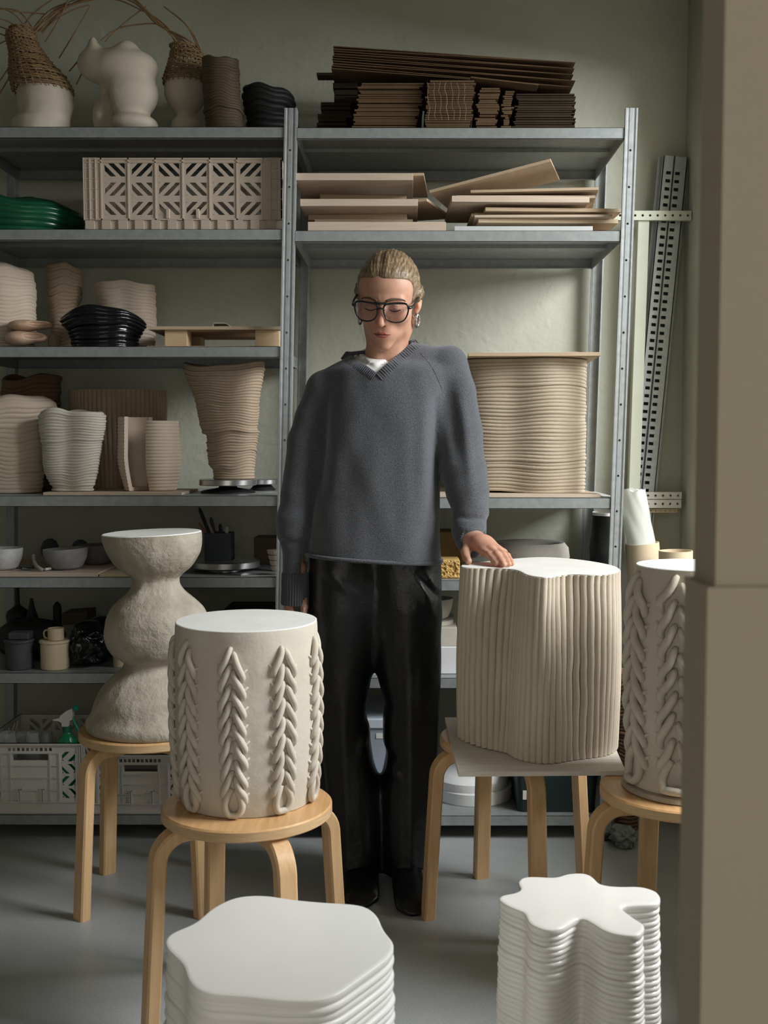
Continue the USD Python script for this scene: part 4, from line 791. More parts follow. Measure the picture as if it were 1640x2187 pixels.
part(cad, 'body', cat(bx(xa, xb, Yt - .035, Yt - .032, zb_, zt), bx(xa, xb, Yt + .032, Yt + .035, zb_, zt), bx(xa, xa + .003, Yt - .032, Yt + .032, zb_, zt), bx(xb - .003, xb, Yt - .032, Yt + .032, zb_, zt), bx(xa, xb, Yt - .032, Yt + .032, zb_, zb_ + .003)), M_BLUEBOX)
part(cad, 'divider', bx((xa + xb) / 2 - .001, (xa + xb) / 2 + .001, Yt - .032, Yt + .032, zb_ + .003, zt - .004), M_BLUEBOX)
tl = [(446, 1136, 425, 1084, .0055, M_BLACK, 'black-handled knife leaning left in the tool box'), (452, 1140, 436, 1106, .009, mat('brush_bristle', (.32, .28, .22), .8), 'pale wide brush in the tool box'), (458, 1140, 450, 1105, .006, M_GRIT, 'dark grey rod beside the wide brush'), (444, 1142, 424, 1117, .003, mat('copper', (.42, .16, .09), .4, .6), 'thin coppery wire tool at the left of the tool box'), (472, 1140, 470, 1119, .006, M_BLACK, 'short black handle in the right half of the tool box'), (484, 1140, 484, 1124, .006, mat('bone', (.36, .34, .30), .6), 'short pale-tipped tool at the right of the tool box')]
for i, (xa_, ya_, xb_, yb_, r, m, lb) in enumerate(tl):
    p0, p1 = at(xa_, ya_, Yt - .022 + .011 * [0, 2, 4, 1, 3, 0][i]), at(xb_, yb_, Yt - .022 + .011 * [0, 2, 4, 1, 3, 0][i]); d = (p1 - p0) / np.linalg.norm(p1 - p0); p0 = p0 - d * .05; p0[0] = min(max(p0[0], xa + .012), xb - .012)
    solo('clay_tool', tube([p0, p0 + (p1 - p0) * .5, p0 + (p1 - p0) * .9, p1], [r * .7, r, r, r * .55], 8), m, lb, 'tool', smooth=40)
Yd = y_(.34); solo('box', bx(X(540, Yd), X(594, Yd), Yd, Yd + .1, ZL[4] + .0006, Z(1148, Yd), .001), M_DKBR, 'dark brown box in the shade by the middle post on the fifth shelf', 'box')
for i in range(4):
    Yd = y_(.16); zq = ZL[4] + .0006 + i * .0165; rq = (.018 + .0035 * i); solo('small_pot', lathe([(rq * .8, zq), (rq, zq + .004), (rq * 1.12, zq + .0145), (rq * 1.12, zq + .016), (rq * 1.0, zq + .016)], X(590, Yd), Yd, 32), M_BISQ, ['lowest', 'second', 'third', 'topmost'][i] + ' small tan pot in the stack by the middle post', 'pot', 'small pots stacked by the middle post', smooth=40)
slab(514, 592, 1230, 1230, 3, y_(.02), .05, M_METAL, 'metal_strip', 'flat metal strip lying at the front of the fifth shelf near the post', 'strip', rest=ZL[4])

# ---- fifth shelf, right bay
Yd = y_(.30); solo('box', bx(X(926, Yd), X(988, Yd), Yd, Yd + .14, ZR[4] + .0006, Z(1136, Yd), .001), mat('ochre_board', (.22, .13, .035), .8, var=(.27, .165, .05), vscale=6), 'ochre brown box behind the sponge and the raised sleeve', 'box')
Yd = y_(.035); sp = m3.Manifold(m3.Mesh(np.float32(bx(X(926, Yd), X(983, Yd), Yd, Yd + .10, ZR[4] + .0006, Z(1196, Yd), .004).vertices), np.uint32(bx(X(926, Yd), X(983, Yd), Yd, Yd + .10, ZR[4] + .0006, Z(1196, Yd), .004).faces)))
rg = np.random.default_rng(21); bal = []
for k in range(120):
    f_ = k % 3; x, y, z = rg.uniform(X(926, Yd), X(983, Yd)), rg.uniform(Yd, Yd + .1), rg.uniform(ZR[4], Z(1196, Yd)); r = rg.uniform(.0015, .0052) if k % 4 else rg.uniform(.004, .007)
    if f_ == 0: y = Yd
    elif f_ == 1: x = X(983, Yd)
    else: y = Yd - .001
    bal.append(m3.Manifold.sphere(r, 10).translate([x, y, z]))
sp = sp - m3.Manifold.batch_boolean(bal, m3.OpType.Add); solo('sponge', T(sp), M_SPONGE, 'yellow natural sponge block full of holes on the fifth shelf', 'sponge')
Yd = y_(.24); r0 = 85 * Yd / FPX; zq = ZR[4] + .0006; h = Z(1153, Yd + .05) - zq
solo('ring_basin', lathe([(r0 * .78, zq), (r0 * .95, zq + h * .18), (r0, zq + h * .5), (r0 * .97, zq + h * .8), (r0 * .86, zq + h * .98), (r0 * .7, zq + h * .93), (r0 * .56, zq + h * .7), (r0 * .5, zq + h * .3), (r0 * .2, zq + h * .2)], X(1133, Yd), Yd, 72), mat('greyish_clay', (.30, .28, .25), .8, var=(.37, .345, .31), vscale=7), 'wide grey clay basin with a thick rolled rim on the fifth shelf', 'basin', smooth=50)
Yd = y_(.36); sack = thing('black_sack', 'black sack with a pale folded rim between the right post and the paper tubes', 'sack', (X(1306, Yd), Yd, ZR[4]))
sg = np.arange(40) * 2 * np.pi / 40; R = []
for z, k in ((ZR[4] + .0006, .72), (ZR[4] + .02, .95), (ZR[4] + .06, 1.0), (Z(1140, Yd), .93), (Z(1100, Yd), .86)):
    wv = 1 + .05 * np.sin(sg * 5 + z * 30); R.append(np.stack([X(1296, Yd) + 33 * Yd / FPX * k * wv * np.cos(sg), Yd + .07 * k * wv * np.sin(sg), np.full(40, z)], 1))
part(sack, 'bag', rings(R), M_BLACK, 50); e = R[-1]; c0 = e.mean(0); part(sack, 'rim', rings([e + (e - c0) * [.02, .02, 0], e + (e - c0) * [.03, .03, 0] + [0, 0, .010], e + (e - c0) * [-.06, -.06, 0] + [0, 0, .010], e + (e - c0) * [-.07, -.07, 0]], False, False), M_WHITE, 40)

# ---- sixth shelf, left bay
def jar(label, cx, hw, ytop, Y, z0, m, lid=0, cat_='jar'):
    t = thing('jar', label, cat_, (X(cx, Y), Y, z0)); r, zt = hw * Y / FPX, Z(ytop, Y); zb = z0 + .0006
    part(t, 'body', lathe([(r * .9, zb), (r * .97, zb + .004), (r * .97, zt - .012), (r * .93, zt - .008)], X(cx, Y), Y, 56), m, 40)
    part(t, 'lid', lathe([(r * .93, zt - .0078), (r * 1.04, zt - .007), (r * 1.05, zt - .002), (r * 1.02, zt)], X(cx, Y), Y, 56), m, 40); return zt
Yj = y_(.07); za = jar('charcoal grey lidded jar on the sixth shelf', 31, 30, 1365, Yj, ZL[5], M_GRIT)
solo('clay_shard', rot(bx(X(12, Yj), X(56, Yj), Yj - .02, Yj + .03, za + .0006, za + .022, .003), .0, [0, 1, 0], [0, 0, 0]), M_GRIT, 'dark angular shard lying on the charcoal grey jar', 'shard')
zb1 = jar('cream lidded jar with a cup on its lid on the sixth shelf', 108, 31, 1366, Yj, ZL[5], M_CREAM)
cup = thing('cup', 'small cream cup standing on the cream jar', 'cup', (X(111, Yj), Yj, zb1)); r = 17 * Yj / FPX; zt = Z(1341, Yj); part(cup, 'body', lathe([(r * .96, zb1 + .0006), (r, zb1 + .002), (r, zt), (r * .9, zt), (r * .88, zb1 + .006)], X(111, Yj), Yj, 48), M_CREAM, 40)
part(cup, 'handle', tube(spline([(X(95, Yj), Yj, zt - .006), (X(87, Yj), Yj, zt - .009), (X(85, Yj), Yj, zt - .020), (X(88, Yj), Yj, zb1 + .006), (X(95, Yj), Yj, zb1 + .004)], 18), .0028, 8), M_CREAM, 50)
Yq = y_(.10); solo('cylinder_vase', lathe([(14 * Yq / FPX, ZL[5] + .0006), (14 * Yq / FPX, Z(1386, Yq)), (12.5 * Yq / FPX, Z(1386, Yq)), (12.5 * Yq / FPX, Z(1420, Yq))], X(248, Yq), Yq, 40), M_CREAM, 'slim cream cylinder behind the waist of the three-bulge sculpture', 'vase', smooth=40)
def bottle(cx, rows, Y, label):
    solo('bottle', smooth_pot(Y, [(y, cx - a, cx + a) for y, a in rows], ZL[5], dent=.0008, n=40), M_BLACK, label, 'bottle', smooth=50)
bottle(30, [(1252, 4), (1290, 5), (1296, 10), (1306, 22), (1316, 25), (1330, 22), (1380, 24), (1440, 24)], y_(.36), 'black long-necked round bottle in the shade of the sixth shelf, the left one')
bottle(60, [(1278, 3), (1288, 5), (1300, 7), (1315, 12), (1340, 16), (1440, 17)], y_(.33), 'black teardrop bottle in the shade, middle of three')
bottle(115, [(1285, 2), (1291, 7), (1297, 9), (1330, 9), (1345, 12), (1440, 13)], y_(.35), 'black pointed bottle in the shade, right one of three')
def lump(label, x0, x1, ytop, Y, z0, dep, m, name, ca, nz=.012, seed=1, k=.3):
    c = np.array([X((x0 + x1) / 2, Y), Y, z0]); a, hgt = (x1 - x0) * Y / FPX / 2, Z(ytop, Y) - z0; ic = trimesh.creation.icosphere(4); v = ic.vertices; v = np.sign(v) * np.abs(v) ** .7
    d = (meshkit.fbm(v * 2.2 + seed, 4, seed) - .5) * 2 * nz; v = v * np.array([a, dep / 2, hgt / 2]) * (1 + d[:, None] / max(a, .03)); v[:, 2] = v[:, 2] + hgt / 2; v[:, 2] = np.clip(v[:, 2], .0006, None)
    return solo(name, trimesh.Trimesh(v + c, ic.faces, process=False), m, label, ca, smooth=60)
lump('crumpled glossy black plastic bag behind the three-bulge sculpture on the sixth shelf', 147, 240, 1326, y_(.16), ZL[5], .22, M_BGLOSS, 'plastic_bag', 'bag', .022, 3)
lump('low dark bundle in the shade behind the two jars on the sixth shelf', -10, 128, 1322, y_(.215), ZL[5], .11, M_BLACK, 'bundle', 'bundle', .01, 4)
slab(132, 186, 1310, 1306, 26, y_(.33), .1, M_DKBR, 'brown_block', 'dim brown block propped up behind the black plastic bag', 'block')
Yd = y_(.22); solo('black_case', bx(X(470, Yd), X(592, Yd), Yd, Yd + .2, ZL[5] + .0006, Z(1304, Yd), .002), M_BLACK, 'flat black case behind the braided pot on the sixth shelf', 'case')
# ---- sixth shelf, right bay
Yd = y_(.05); xa, xb = X(884, Yd), X(979, Yd); z6 = ZR[5]
solo('white_tub', bx(xa, xb, Yd, Yd + .3, z6 + .0006, Z(1381, Yd), .003), mat('white_plastic', (.76, .77, .77), .45), 'white plastic tub at the left of the ribbed stool on the sixth shelf', 'tub')
solo('pale_box', bx(xa, xb - .003, Yd + .002, Yd + .28, Z(1381, Yd) + .0004, Z(1341, Yd), .001), M_PALE, 'pale box lying on the white plastic tub', 'box')
z6b = Z(1341, Yd) + .0008; Yd = y_(.14)
solo('plaster_slab', lathe([(44 * Yd / FPX, z6b), (44 * Yd / FPX, Z(1322, Yd)), (42 * Yd / FPX, Z(1321, Yd))], X(925, Yd), Yd, 48), M_BISQ2, 'round grey slab on the pale box', 'slab', smooth=40)
bowl('deep grey-green bowl standing on the round slab', 926, 42, 1277, Yd, Z(1321, Yd), M_BISQ2, .6)
Yd = y_(.04); solo('white_box', bx(X(776, Yd), X(822, Yd), Yd, Yd + .2, ZR[5] + .0006, Z(1436, Yd), .002), M_WHITE, 'white flat box seen between the legs of the trousers on the sixth shelf', 'box')

# ---- lowest shelf
crate('pale folding crate holding glass jars and a spray bottle, at the left picture edge', -62, 163, 1588, y_(.012), ZL[6], .36, M_CRATE2, 2)
crate('pale folding crate behind the legs of the left stool on the lowest shelf', 184, 396, 1612, y_(.012), ZL[6], .36, M_CRATE2, 2)
M_GLASS = usdkit.material(stage, '/World/Looks/jar_glass', {'p': ('principled_bsdf', {'base_color': (.9, .93, .92), 'roughness': .06, 'transmission_weight': .85, 'ior': 1.45})}, surface='p.BSDF')
M_BG = usdkit.material(stage, '/World/Looks/green_bottle', {'p': ('principled_bsdf', {'base_color': (.02, .32, .12), 'roughness': .15, 'transmission_weight': .35, 'ior': 1.4})}, surface='p.BSDF')
c0z = ZL[6] + .007
for i, (cx, hw, yt, dy) in enumerate(((2, 18, 1564, .06), (33, 14, 1565, .105), (56, 14, 1564, .06), (87, 13, 1565, .075), (114, 12, 1567, .15))):
    Yq = y_(.012 + dy); r = hw * Yq / FPX; zt = Z(yt, Yq); solo('glass_jar', lathe([(r * .9, c0z), (r, c0z + .006), (r, zt - .02), (r * .86, zt - .012), (r * .9, zt), (r * .82, zt), (r * .8, zt - .012), (r * .92, zt - .024), (r * .92, c0z + .01), (r * .5, c0z + .008)], X(cx, Yq), Yq, 36), M_GLASS, ['first', 'second', 'third', 'fourth', 'fifth'][i] + ' clear glass jar from the left in the pale crate', 'jar', 'glass jars in the crate', smooth=40)
Yq = y_(.05); spb = thing('spray_bottle', 'green spray bottle with a white head and green trigger standing in the pale crate', 'spray bottle', (X(131, Yq), Yq, c0z)); k = Yq / FPX; cx = X(131, Yq); zz_ = lambda y: Z(y, Yq)
part(spb, 'bottle', lathe([(20 * k, c0z), (22 * k, c0z + .006), (22 * k, zz_(1590)), (20 * k, zz_(1578)), (10 * k, zz_(1567)), (8.5 * k, zz_(1561))], cx, Yq, 36), M_BG, 50)
M_TEAL = mat('teal_plastic', (.005, .30, .16), .35); M_TEALD = mat('dark_teal_plastic', (.004, .12, .065), .35); M_HEAD = mat('spray_head', (.60, .58, .54), .4)
part(spb, 'collar', lathe([(9.5 * k, zz_(1563)), (9.5 * k, zz_(1551)), (8.5 * k, zz_(1550))], cx, Yq, 30), M_TEALD, 40)
hp = Polygon([(cx + (a - 131) * k, zz_(b)) for a, b in ((122, 1550), (136, 1550), (139, 1538), (144, 1536), (146, 1524), (144, 1512), (134, 1516), (120, 1526), (117, 1532), (103, 1535), (103, 1537), (116, 1539), (121, 1542))]); hd = prism(hp, .022); hd.apply_translation((0, Yq - .011, 0)); part(spb, 'head', hd, M_HEAD)
part(spb, 'nozzle', lathe([(5.5 * k, -.006), (6.2 * k, .004), (4 * k, .006)], 0, 0, 16).apply_transform(trimesh.transformations.rotation_matrix(math.pi / 2, [0, 1, 0])).apply_translation((X(152, Yq), Yq, zz_(1512))), M_TEAL, 40)
part(spb, 'trigger', tube(spline([at(148, 1520, Yq), at(154, 1530, Yq), at(160, 1545, Yq), at(168, 1560, Yq)], 14), [.0042] * 14, 8), M_TEAL, 50)
Yq = y_(.2); rq = 85 * Yq / FPX; zq = ZR[6] + .0006
solo('plaster_disc', lathe([(rq * .99, zq), (rq, zq + .004), (rq, zq + .036), (rq * .97, zq + .040)], X(1012, Yq), Yq, 72), M_WHITE, 'thick white plaster disc lying on the lowest shelf', 'plaster disc', smooth=40)
solo('plaster_disc', lathe([(rq * .955, zq + .0405), (rq * .96, zq + .050), (rq * .95, zq + .064), (rq * .8, zq + .082), (rq * .5, zq + .088)], X(1008, Yq), Yq, 72), M_WHITE, 'domed white plaster disc resting on the thick disc', 'plaster disc', smooth=40)
Yq = y_(.05); R = []
for z, k in ((ZR[6] + .0006, .93), (ZR[6] + .03, .94), (Z(1648, Yq), 1.0), (Z(1642, Yq), 1.03), (Z(1640, Yq), 1.03)):
    x0, x1 = X(1190, Yq) - 72 * Yq / FPX * k, X(1190, Yq) + 80 * Yq / FPX * k; R.append([(x, y, z) for x, y in np.array(rect(x0, Yq + .02 * (1 - k), x1, Yq + .32 * k).buffer(.02, quad_segs=4).exterior.coords)[:-1][::-1]])
bn = thing('storage_bin', 'dark green plastic bin on the lowest shelf behind the legs of the board stool', 'bin', (X(1182, Yq), Yq, ZR[6])); part(bn, 'body', rings(np.array(R)), M_DGREEN, 40); part(bn, 'sticker', bx(X(1120, Yq), X(1128, Yq), Yq - .0215, Yq - .0195, Z(1703, Yq), Z(1684, Yq)), M_WHITE)
Yq = y_(.05); M_CLEAR = usdkit.material(stage, '/World/Looks/frosted_plastic', {'a': ('transparent_bsdf', {'color': (.9, .93, .96)}), 'b': ('principled_bsdf', {'base_color': (.60, .66, .72), 'roughness': .35}), 'm': ('mix_closure', {'fac': .45})}, [('a.BSDF', 'm.closure1'), ('b.BSDF', 'm.closure2')], surface='m.closure')
cb = thing('clear_box', 'frosted plastic storage box seen between the trouser legs on the lowest shelf', 'storage box', (X(800, Yq), Yq, ZR[6])); xa, xb, zt = X(716, Yq), X(886, Yq), Z(1556, Yq); zq = ZR[6] + .0006
part(cb, 'body', cat(bx(xa, xb, Yq, Yq + .003, zq, zt), bx(xa, xb, Yq + .3, Yq + .303, zq, zt), bx(xa, xa + .003, Yq, Yq + .3, zq, zt), bx(xb - .003, xb, Yq, Yq + .3, zq, zt), bx(xa, xb, Yq, Yq + .3, zq, zq + .003)), M_CLEAR)
part(cb, 'lid', bx(xa - .006, xb + .006, Yq - .006, Yq + .31, zt, Z(1534, Yq), .004), mat('bluish_lid', (.62, .68, .76), .4)); part(cb, 'label', bx(X(802, Yq), X(822, Yq), Yq - .0012, Yq - .0002, Z(1577, Yq), Z(1566, Yq)), M_WHITE)
lump('blue plastic wrap packed inside the frosted storage box', 730, 872, 1592, y_(.20), ZR[6] + .004, .26, mat('blue_wrap', (.09, .24, .48), .35, var=(.32, .45, .58), vscale=14), 'plastic_wrap', 'wrap', .012, 6)

# ---- beside the shelving, along the right end of the back wall
Yr = YW - .045
def rail():
    """The leaning pair of slotted rails."""
    L = 2.06; w = .080; cols = []
    for o in (.022, .046):
        for k in range(int(L / .0255) - 1): cols.append(rect(o - .009 + (.006 if o > .03 else 0), .012 + k * .0255, o + .007 + (.006 if o > .03 else 0), .012 + k * .0255 + .0105))
    p = rect(0, 0, w, L).difference(union_all(cols)); f = prism(p, .003); s = [bx(0, .003, 0, .03, 0, L), bx(w - .003, w, 0, .03, 0, L), bx(-.012, 0, .026, .03, 0, L), bx(w, w + .012, .026, .03, 0, L)]
    return f, cat(s), bx(.034, .038, -.004, 0, 0, L), bx(.003, w - .003, .024, .027, 0, L)
rt = thing('slotted_rail', 'galvanised slotted rails leaning against the wall in the corner right of the shelving', 'rail', (X(1290, Yr), Yr, 0))
A, B = at(1415, 340, Yr), at(1345, 1060, Yr); ang = math.atan2(A[0] - B[0], A[2] - B[2]); Lr = (A[2]) / math.cos(ang)
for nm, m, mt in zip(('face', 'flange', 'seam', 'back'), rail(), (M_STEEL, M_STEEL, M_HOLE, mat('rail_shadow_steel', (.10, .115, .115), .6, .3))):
    m = m.copy(); m.vertices[:, 2] *= (Lr - .004) / 2.06; m = rot(m, ang, [0, 1, 0], [0, 0, 0]); m.apply_translation((A[0] - A[2] * math.tan(ang), Yr - .02, .018 * 0 + .012)); part(rt, nm, m, mt)
M_GP = mat('greenish_paint', (.50, .52, .42), .5, var=(.55, .57, .46), vscale=8)
def bar(x0, x1, y0, y1, Y, n, skip=0, dep=.02, hr=.004):
    a, b = at(x0, y1, Y), at(x1, y0, Y); p = rect(a[0], a[2], b[0], b[2]); hs = [Point(a[0] + (k + .5) * (b[0] - a[0]) / n, (a[2] + b[2]) / 2).buffer(hr, 6) for k in range(skip, n)]
    f = prism(p.difference(union_all(hs)), .002); f.apply_translation((0, Y, 0)); return cat(f, bx(a[0], b[0], Y + .002, Y + dep, a[2], a[2] + .002), bx(a[0], b[0], Y + .002, Y + dep, b[2] - .002, b[2]), bx(a[0], b[0], Y + dep - .002, Y + dep, a[2], b[2]))
wb = thing('wall_bracket', 'pale green bracket of perforated bar and post on the wall right of the shelving', 'bracket', (X(1375, Yr), Yr - .06, Z(470, Yr)))
part(wb, 'bar', bar(1300, 1477, 450, 470, Yr - .06, 11), M_GP)
a, b = at(1387, 470, Yr - .05), at(1366, 1062, Yr - .05); w_ = 24 * Yr / FPX
pm = bx(-w_, 0, 0, .03, 0, np.linalg.norm(a - b), .002); pm = rot(pm, math.atan2(a[0] - b[0], a[2] - b[2]), [0, 1, 0], [0, 0, 0]); pm.apply_translation(b); part(wb, 'post', pm, M_GP)
sb = thing('short_bracket', 'two short white perforated bars on the wall just above the paper tubes', 'bracket', (X(1405, Yr), Yr - .05, Z(1095, Yr)))
part(sb, 'bar', bar(1360, 1456, 1051, 1066, Yr - .04, 6), M_CRATE2); part(sb, 'bar', bar(1360, 1455, 1067.5, 1085, Yr - .045, 6), M_CRATE2); part(sb, 'strip', bar(1385, 1446, 1087, 1095, Yr - .03, 6, 0, .02, .002), M_PLY2)
def roll(x0, y0, x1, y1, hw, Y, m, label, name='paper_tube', wall=.004):
    a, b = at(x0, y0, Y), at(x1, y1, Y); d = a - b; lo_ = a - d / d[2] * (a[2] - .03); lo_[2] = .03; r = hw * Y / FPX; t = thing(name, label, 'tube', (lo_[0], Y, 0)); P = np.linspace(lo_, a, 10); n = (a - lo_) / np.linalg.norm(a - lo_)
    o = tube(P, r, 40, caps=False); i_ = tube(P, r - wall, 40, caps=False); i_.faces = i_.faces[:, ::-1]; k = 40; j = np.arange(k); v = np.vstack([o.vertices, i_.vertices]); N = len(o.vertices)
    cap = lambda b0, b1, fl: np.vstack([np.stack([b0 + j, b0 + (j + 1) % k, b1 + (j + 1) % k], 1), np.stack([b0 + j, b1 + (j + 1) % k, b1 + j], 1)])[:, ::(-1 if fl else 1)]
    m_ = trimesh.Trimesh(v, np.vstack([o.faces, i_.faces + N, cap(9 * k, N + 9 * k, False), cap(0, N, True)]), process=False); m_.fix_normals()
    part(t, 'wall', m_, m, 40); return a, n, r, t
M_TUBE = mat('cream_cardboard', (.66, .53, .36), .7, var=(.70, .575, .40), vscale=4); Yq = y_(.345)
a, n, r, t = roll(1371, 1160, 1384, 1330, 36, Yq, M_TUBE, 'cream cardboard tube with a crumpled white film roll sticking out, behind the tall braided pot')
M_FILM = usdkit.material(stage, '/World/Looks/white_film', {'a': ('translucent_bsdf', {'color': (.85, .88, .80)}), 'b': ('principled_bsdf', {'base_color': (.82, .83, .78), 'roughness': .3}), 'm': ('mix_closure', {'fac': .7})}, [('a.BSDF', 'm.closure1'), ('b.BSDF', 'm.closure2')], surface='m.closure')
g = np.arange(48) * 2 * np.pi / 48; R = []; e1 = np.array([1, 0, 0.]); e2 = np.cross(n, e1)
for k in range(14):
    s = -.06 + k * .018; c = a + n * s + np.array([-.004 * k, 0, 0]) * .35; q = (r * .86) * (1 - .006 * k) * (1 + .05 * np.sin(g * 7 + k * .9) * (k / 14) + .04 * np.sin(g * 3 + k * .5)); R.append(c + q[:, None] * (np.cos(g)[:, None] * e1 + np.sin(g)[:, None] * e2) + np.array([0, 0, 1]) * (.006 * np.sin(g * 5 + k) * (k / 14))[:, None])
R.append(R[-1] + (R[-1].mean(0) - R[-1]) * .35 - n * .006); R.append(R[-1] + (R[-1].mean(0) - R[-1]) * .4 + n * .008)
solo('film_roll', rings(R), M_FILM, 'crumpled white plastic film standing in the cream cardboard tube', 'film roll', smooth=60)
roll(1443, 1176, 1443, 1330, 36, y_(.19), M_TUBE, 'second cream cardboard tube beside the wall edge, lower than its neighbour')
roll(1334, 1052, 1340, 1400, 16, y_(.445), mat('white_paper', (.74, .74, .69), .7), 'slim roll of white paper leaning right behind the right post', 'paper_roll')
vessel('basket', 'brown woven basket on the floor between the ribbed stool and the tall braided pot', 'basket', y_(.10), [(1432, 1318, 1380), (1500, 1319, 1381), (1600, 1318, 1379), (1775, 1322, 1372)], 44, M_BROWN, z0=0.0, seed=17, amp=.6, lobes=((16, .02, 0),))
lump('crumpled grey cloth on the floor by the foot of the right post', 1318, 1366, 1766, y_(-.04), 0, .09, mat('grey_cloth', (.22, .23, .23), .9), 'cloth', 'cloth', .016, 8)
# ---------------------------------------------------------------- the person behind the stools
M_SKIN = usdkit.material(stage, '/World/Looks/skin', {'g': ('geometry', {}), 'n': ('noise_texture', {'scale': 45, 'detail': 4}), 'r': ('rgb_ramp', {'ramp': [(.3, (.47, .245, .165)), (.7, (.53, .295, .205))]}),
    'p': ('principled_bsdf', {'roughness': .48, 'specular_ior_level': .4, 'subsurface_weight': .12, 'subsurface_scale': .012})}, [('g.position', 'n.vector'), ('n.fac', 'r.fac'), ('r.color', 'p.base_color')], surface='p.BSDF')
M_LIP = mat('lips', (.36, .11, .085), .4); M_BROW = mat('brow', (.10, .062, .038), .8); M_LASH = mat('lash', (.015, .01, .008), .7); M_NAIL = mat('nail', (.56, .34, .27), .3)
M_HAIR = usdkit.material(stage, '/World/Looks/hair', {'t': ('texture_coordinate', {}), 'm': ('mapping', {'scale': (150, 14, 60)}), 'n': ('noise_texture', {'scale': 1.5, 'detail': 4, 'roughness': .6}),
    'r': ('rgb_ramp', {'ramp': [(.3, (.085, .055, .03)), (.52, (.19, .13, .075)), (.72, (.36, .27, .165))]}), 'b': ('bump', {'strength': .7, 'distance': .002}), 'p': ('principled_bsdf', {'roughness': .42, 'specular_ior_level': .45})},
    [('t.object', 'm.vector'), ('m.vector', 'n.vector'), ('n.fac', 'r.fac'), ('r.color', 'p.base_color'), ('n.fac', 'b.height'), ('b.normal', 'p.normal')], surface='p.BSDF')
M_WOOL = usdkit.material(stage, '/World/Looks/wool', {'g': ('geometry', {}), 'n': ('noise_texture', {'scale': 420, 'detail': 3}), 'r': ('rgb_ramp', {'ramp': [(.3, (.052, .055, .062)), (.7, (.115, .12, .132))]}),
    'b': ('bump', {'strength': .8, 'distance': .0016}), 'p': ('principled_bsdf', {'roughness': .95, 'specular_ior_level': .15, 'sheen_weight': .35, 'sheen_roughness': .5, 'sheen_tint': (.8, .85, .95)})},
    [('g.position', 'n.vector'), ('n.fac', 'r.fac'), ('r.color', 'p.base_color'), ('n.fac', 'b.height'), ('b.normal', 'p.normal')], surface='p.BSDF')
M_RIB = mat('wool_rib', (.08, .084, .094), .95, spec=.15, extra={'sheen_weight': .35, 'sheen_tint': (.8, .85, .95)})
M_TEE = mat('white_cotton', (.78, .77, .75), .9, spec=.2)
M_SATIN = mat('black_satin', (.0075, .0085, .010), .34, var=(.010, .011, .013), vscale=5, bump=(9, .006), spec=.5)
M_SHOE = mat('black_leather', (.008, .008, .009), .3)
M_FRAME_B = mat('black_acetate', (.008, .012, .014), .18)
M_SILVER = usdkit.material(stage, '/World/Looks/silver', {'p': ('principled_bsdf', {'base_color': (.45, .43, .40), 'metallic': 1.0, 'roughness': .3})}, surface='p.BSDF')
M_LENS = usdkit.material(stage, '/World/Looks/lens', {'a': ('transparent_bsdf', {'color': (.95, .94, .955)}), 'b': ('glossy_bsdf', {'color': (.9, .9, 1.0), 'roughness': .03}), 'f': ('fresnel', {'IOR': 1.4}), 'm': ('mix_closure', {})}, [('f.fac', 'm.fac'), ('a.BSDF', 'm.closure1'), ('b.BSDF', 'm.closure2')], surface='m.closure')
YP = 3.0; PM = YP / FPX
per = thing('person', 'person in charcoal v-neck sweater and black trousers, looking down, hand on ribbed clay stool', 'person', (X(815, YP), YP, 0))
HC = at(829, 640, 2.945); th_, ps_, ro_ = math.radians(22), math.radians(-10), math.radians(4)
RX = np.array([[1, 0, 0], [0, math.cos(th_), -math.sin(th_)], [0, math.sin(th_), math.cos(th_)]]); RY = np.array([[math.cos(ro_), 0, math.sin(ro_)], [0, 1, 0], [-math.sin(ro_), 0, math.cos(ro_)]]); RZ = np.array([[math.cos(ps_), -math.sin(ps_), 0], [math.sin(ps_), math.cos(ps_), 0], [0, 0, 1]])
HR = (RZ @ RX @ RY)
def head_world(v): return np.asarray(v) @ HR.T + HC
def mir(f): return f(1), f(-1)
def head_sdf(L):
    """Skin of the head in its own axes: x to the picture's right, face towards -y, z up."""
    ax = np.abs(L[..., 0]); M = np.stack([ax, L[..., 1], L[..., 2]], -1)
    d = smin(ell(L, (0, .012, .032), (.074, .092, .086)), ell(L, (0, -.028, -.022), (.058, .060, .078)), .03)
    d = smin(d, ell(L, (0, -.034, .045), (.061, .048, .048)), .03)
    d = smin(d, ell(L, (0, -.038, -.070), (.041, .046, .036)), .024)
    d = smin(d, ell(L, (0, -.076, -.099), (.019, .015, .015)), .024)
    d = smin(d, ell(M, (.044, -.058, -.020), (.020, .022, .020)), .028)
    d = smin(d, ell(M, (.046, -.010, -.060), (.012, .028, .024)), .026)
    d = smin(d, cone(M, (.006, -.084, .022), (.043, -.071, .020), .0085, .008), .014)
    d = smax(d, -ell(M, (.031, -.104, .001), (.022, .020, .0135)), .016)
    d = smin(d, ell(M, (.0315, -.0735, .002), (.0155, .0135, .0125)), .004)
    d = smin(d, cone(L, (0, -.084, .016), (0, -.111, -.033), .0072, .0090), .010)
    d = smin(d, ell(M, (.0105, -.098, -.036), (.0075, .0085, .0065)), .006)
    d = smax(d, -ell(M, (.0065, -.103, -.0445), (.0035, .005, .003)), .003)
    d = smin(d, ell(L, (0, -.076, -.065), (.027, .018, .022)), .016)
    d = smax(d, -ell(L, (0, -.1005, -.0515), (.0035, .006, .007)), .006)
    ear = smax(ell(M, (.0775, .014, .000), (.0095, .021, .032)), -ell(M, (.086, .008, .003), (.008, .012, .020)), .005)
    d = smin(d, ear, .006); d = smin(d, ell(M, (.0735, .004, -.027), (.006, .009, .010)), .006)
    return d
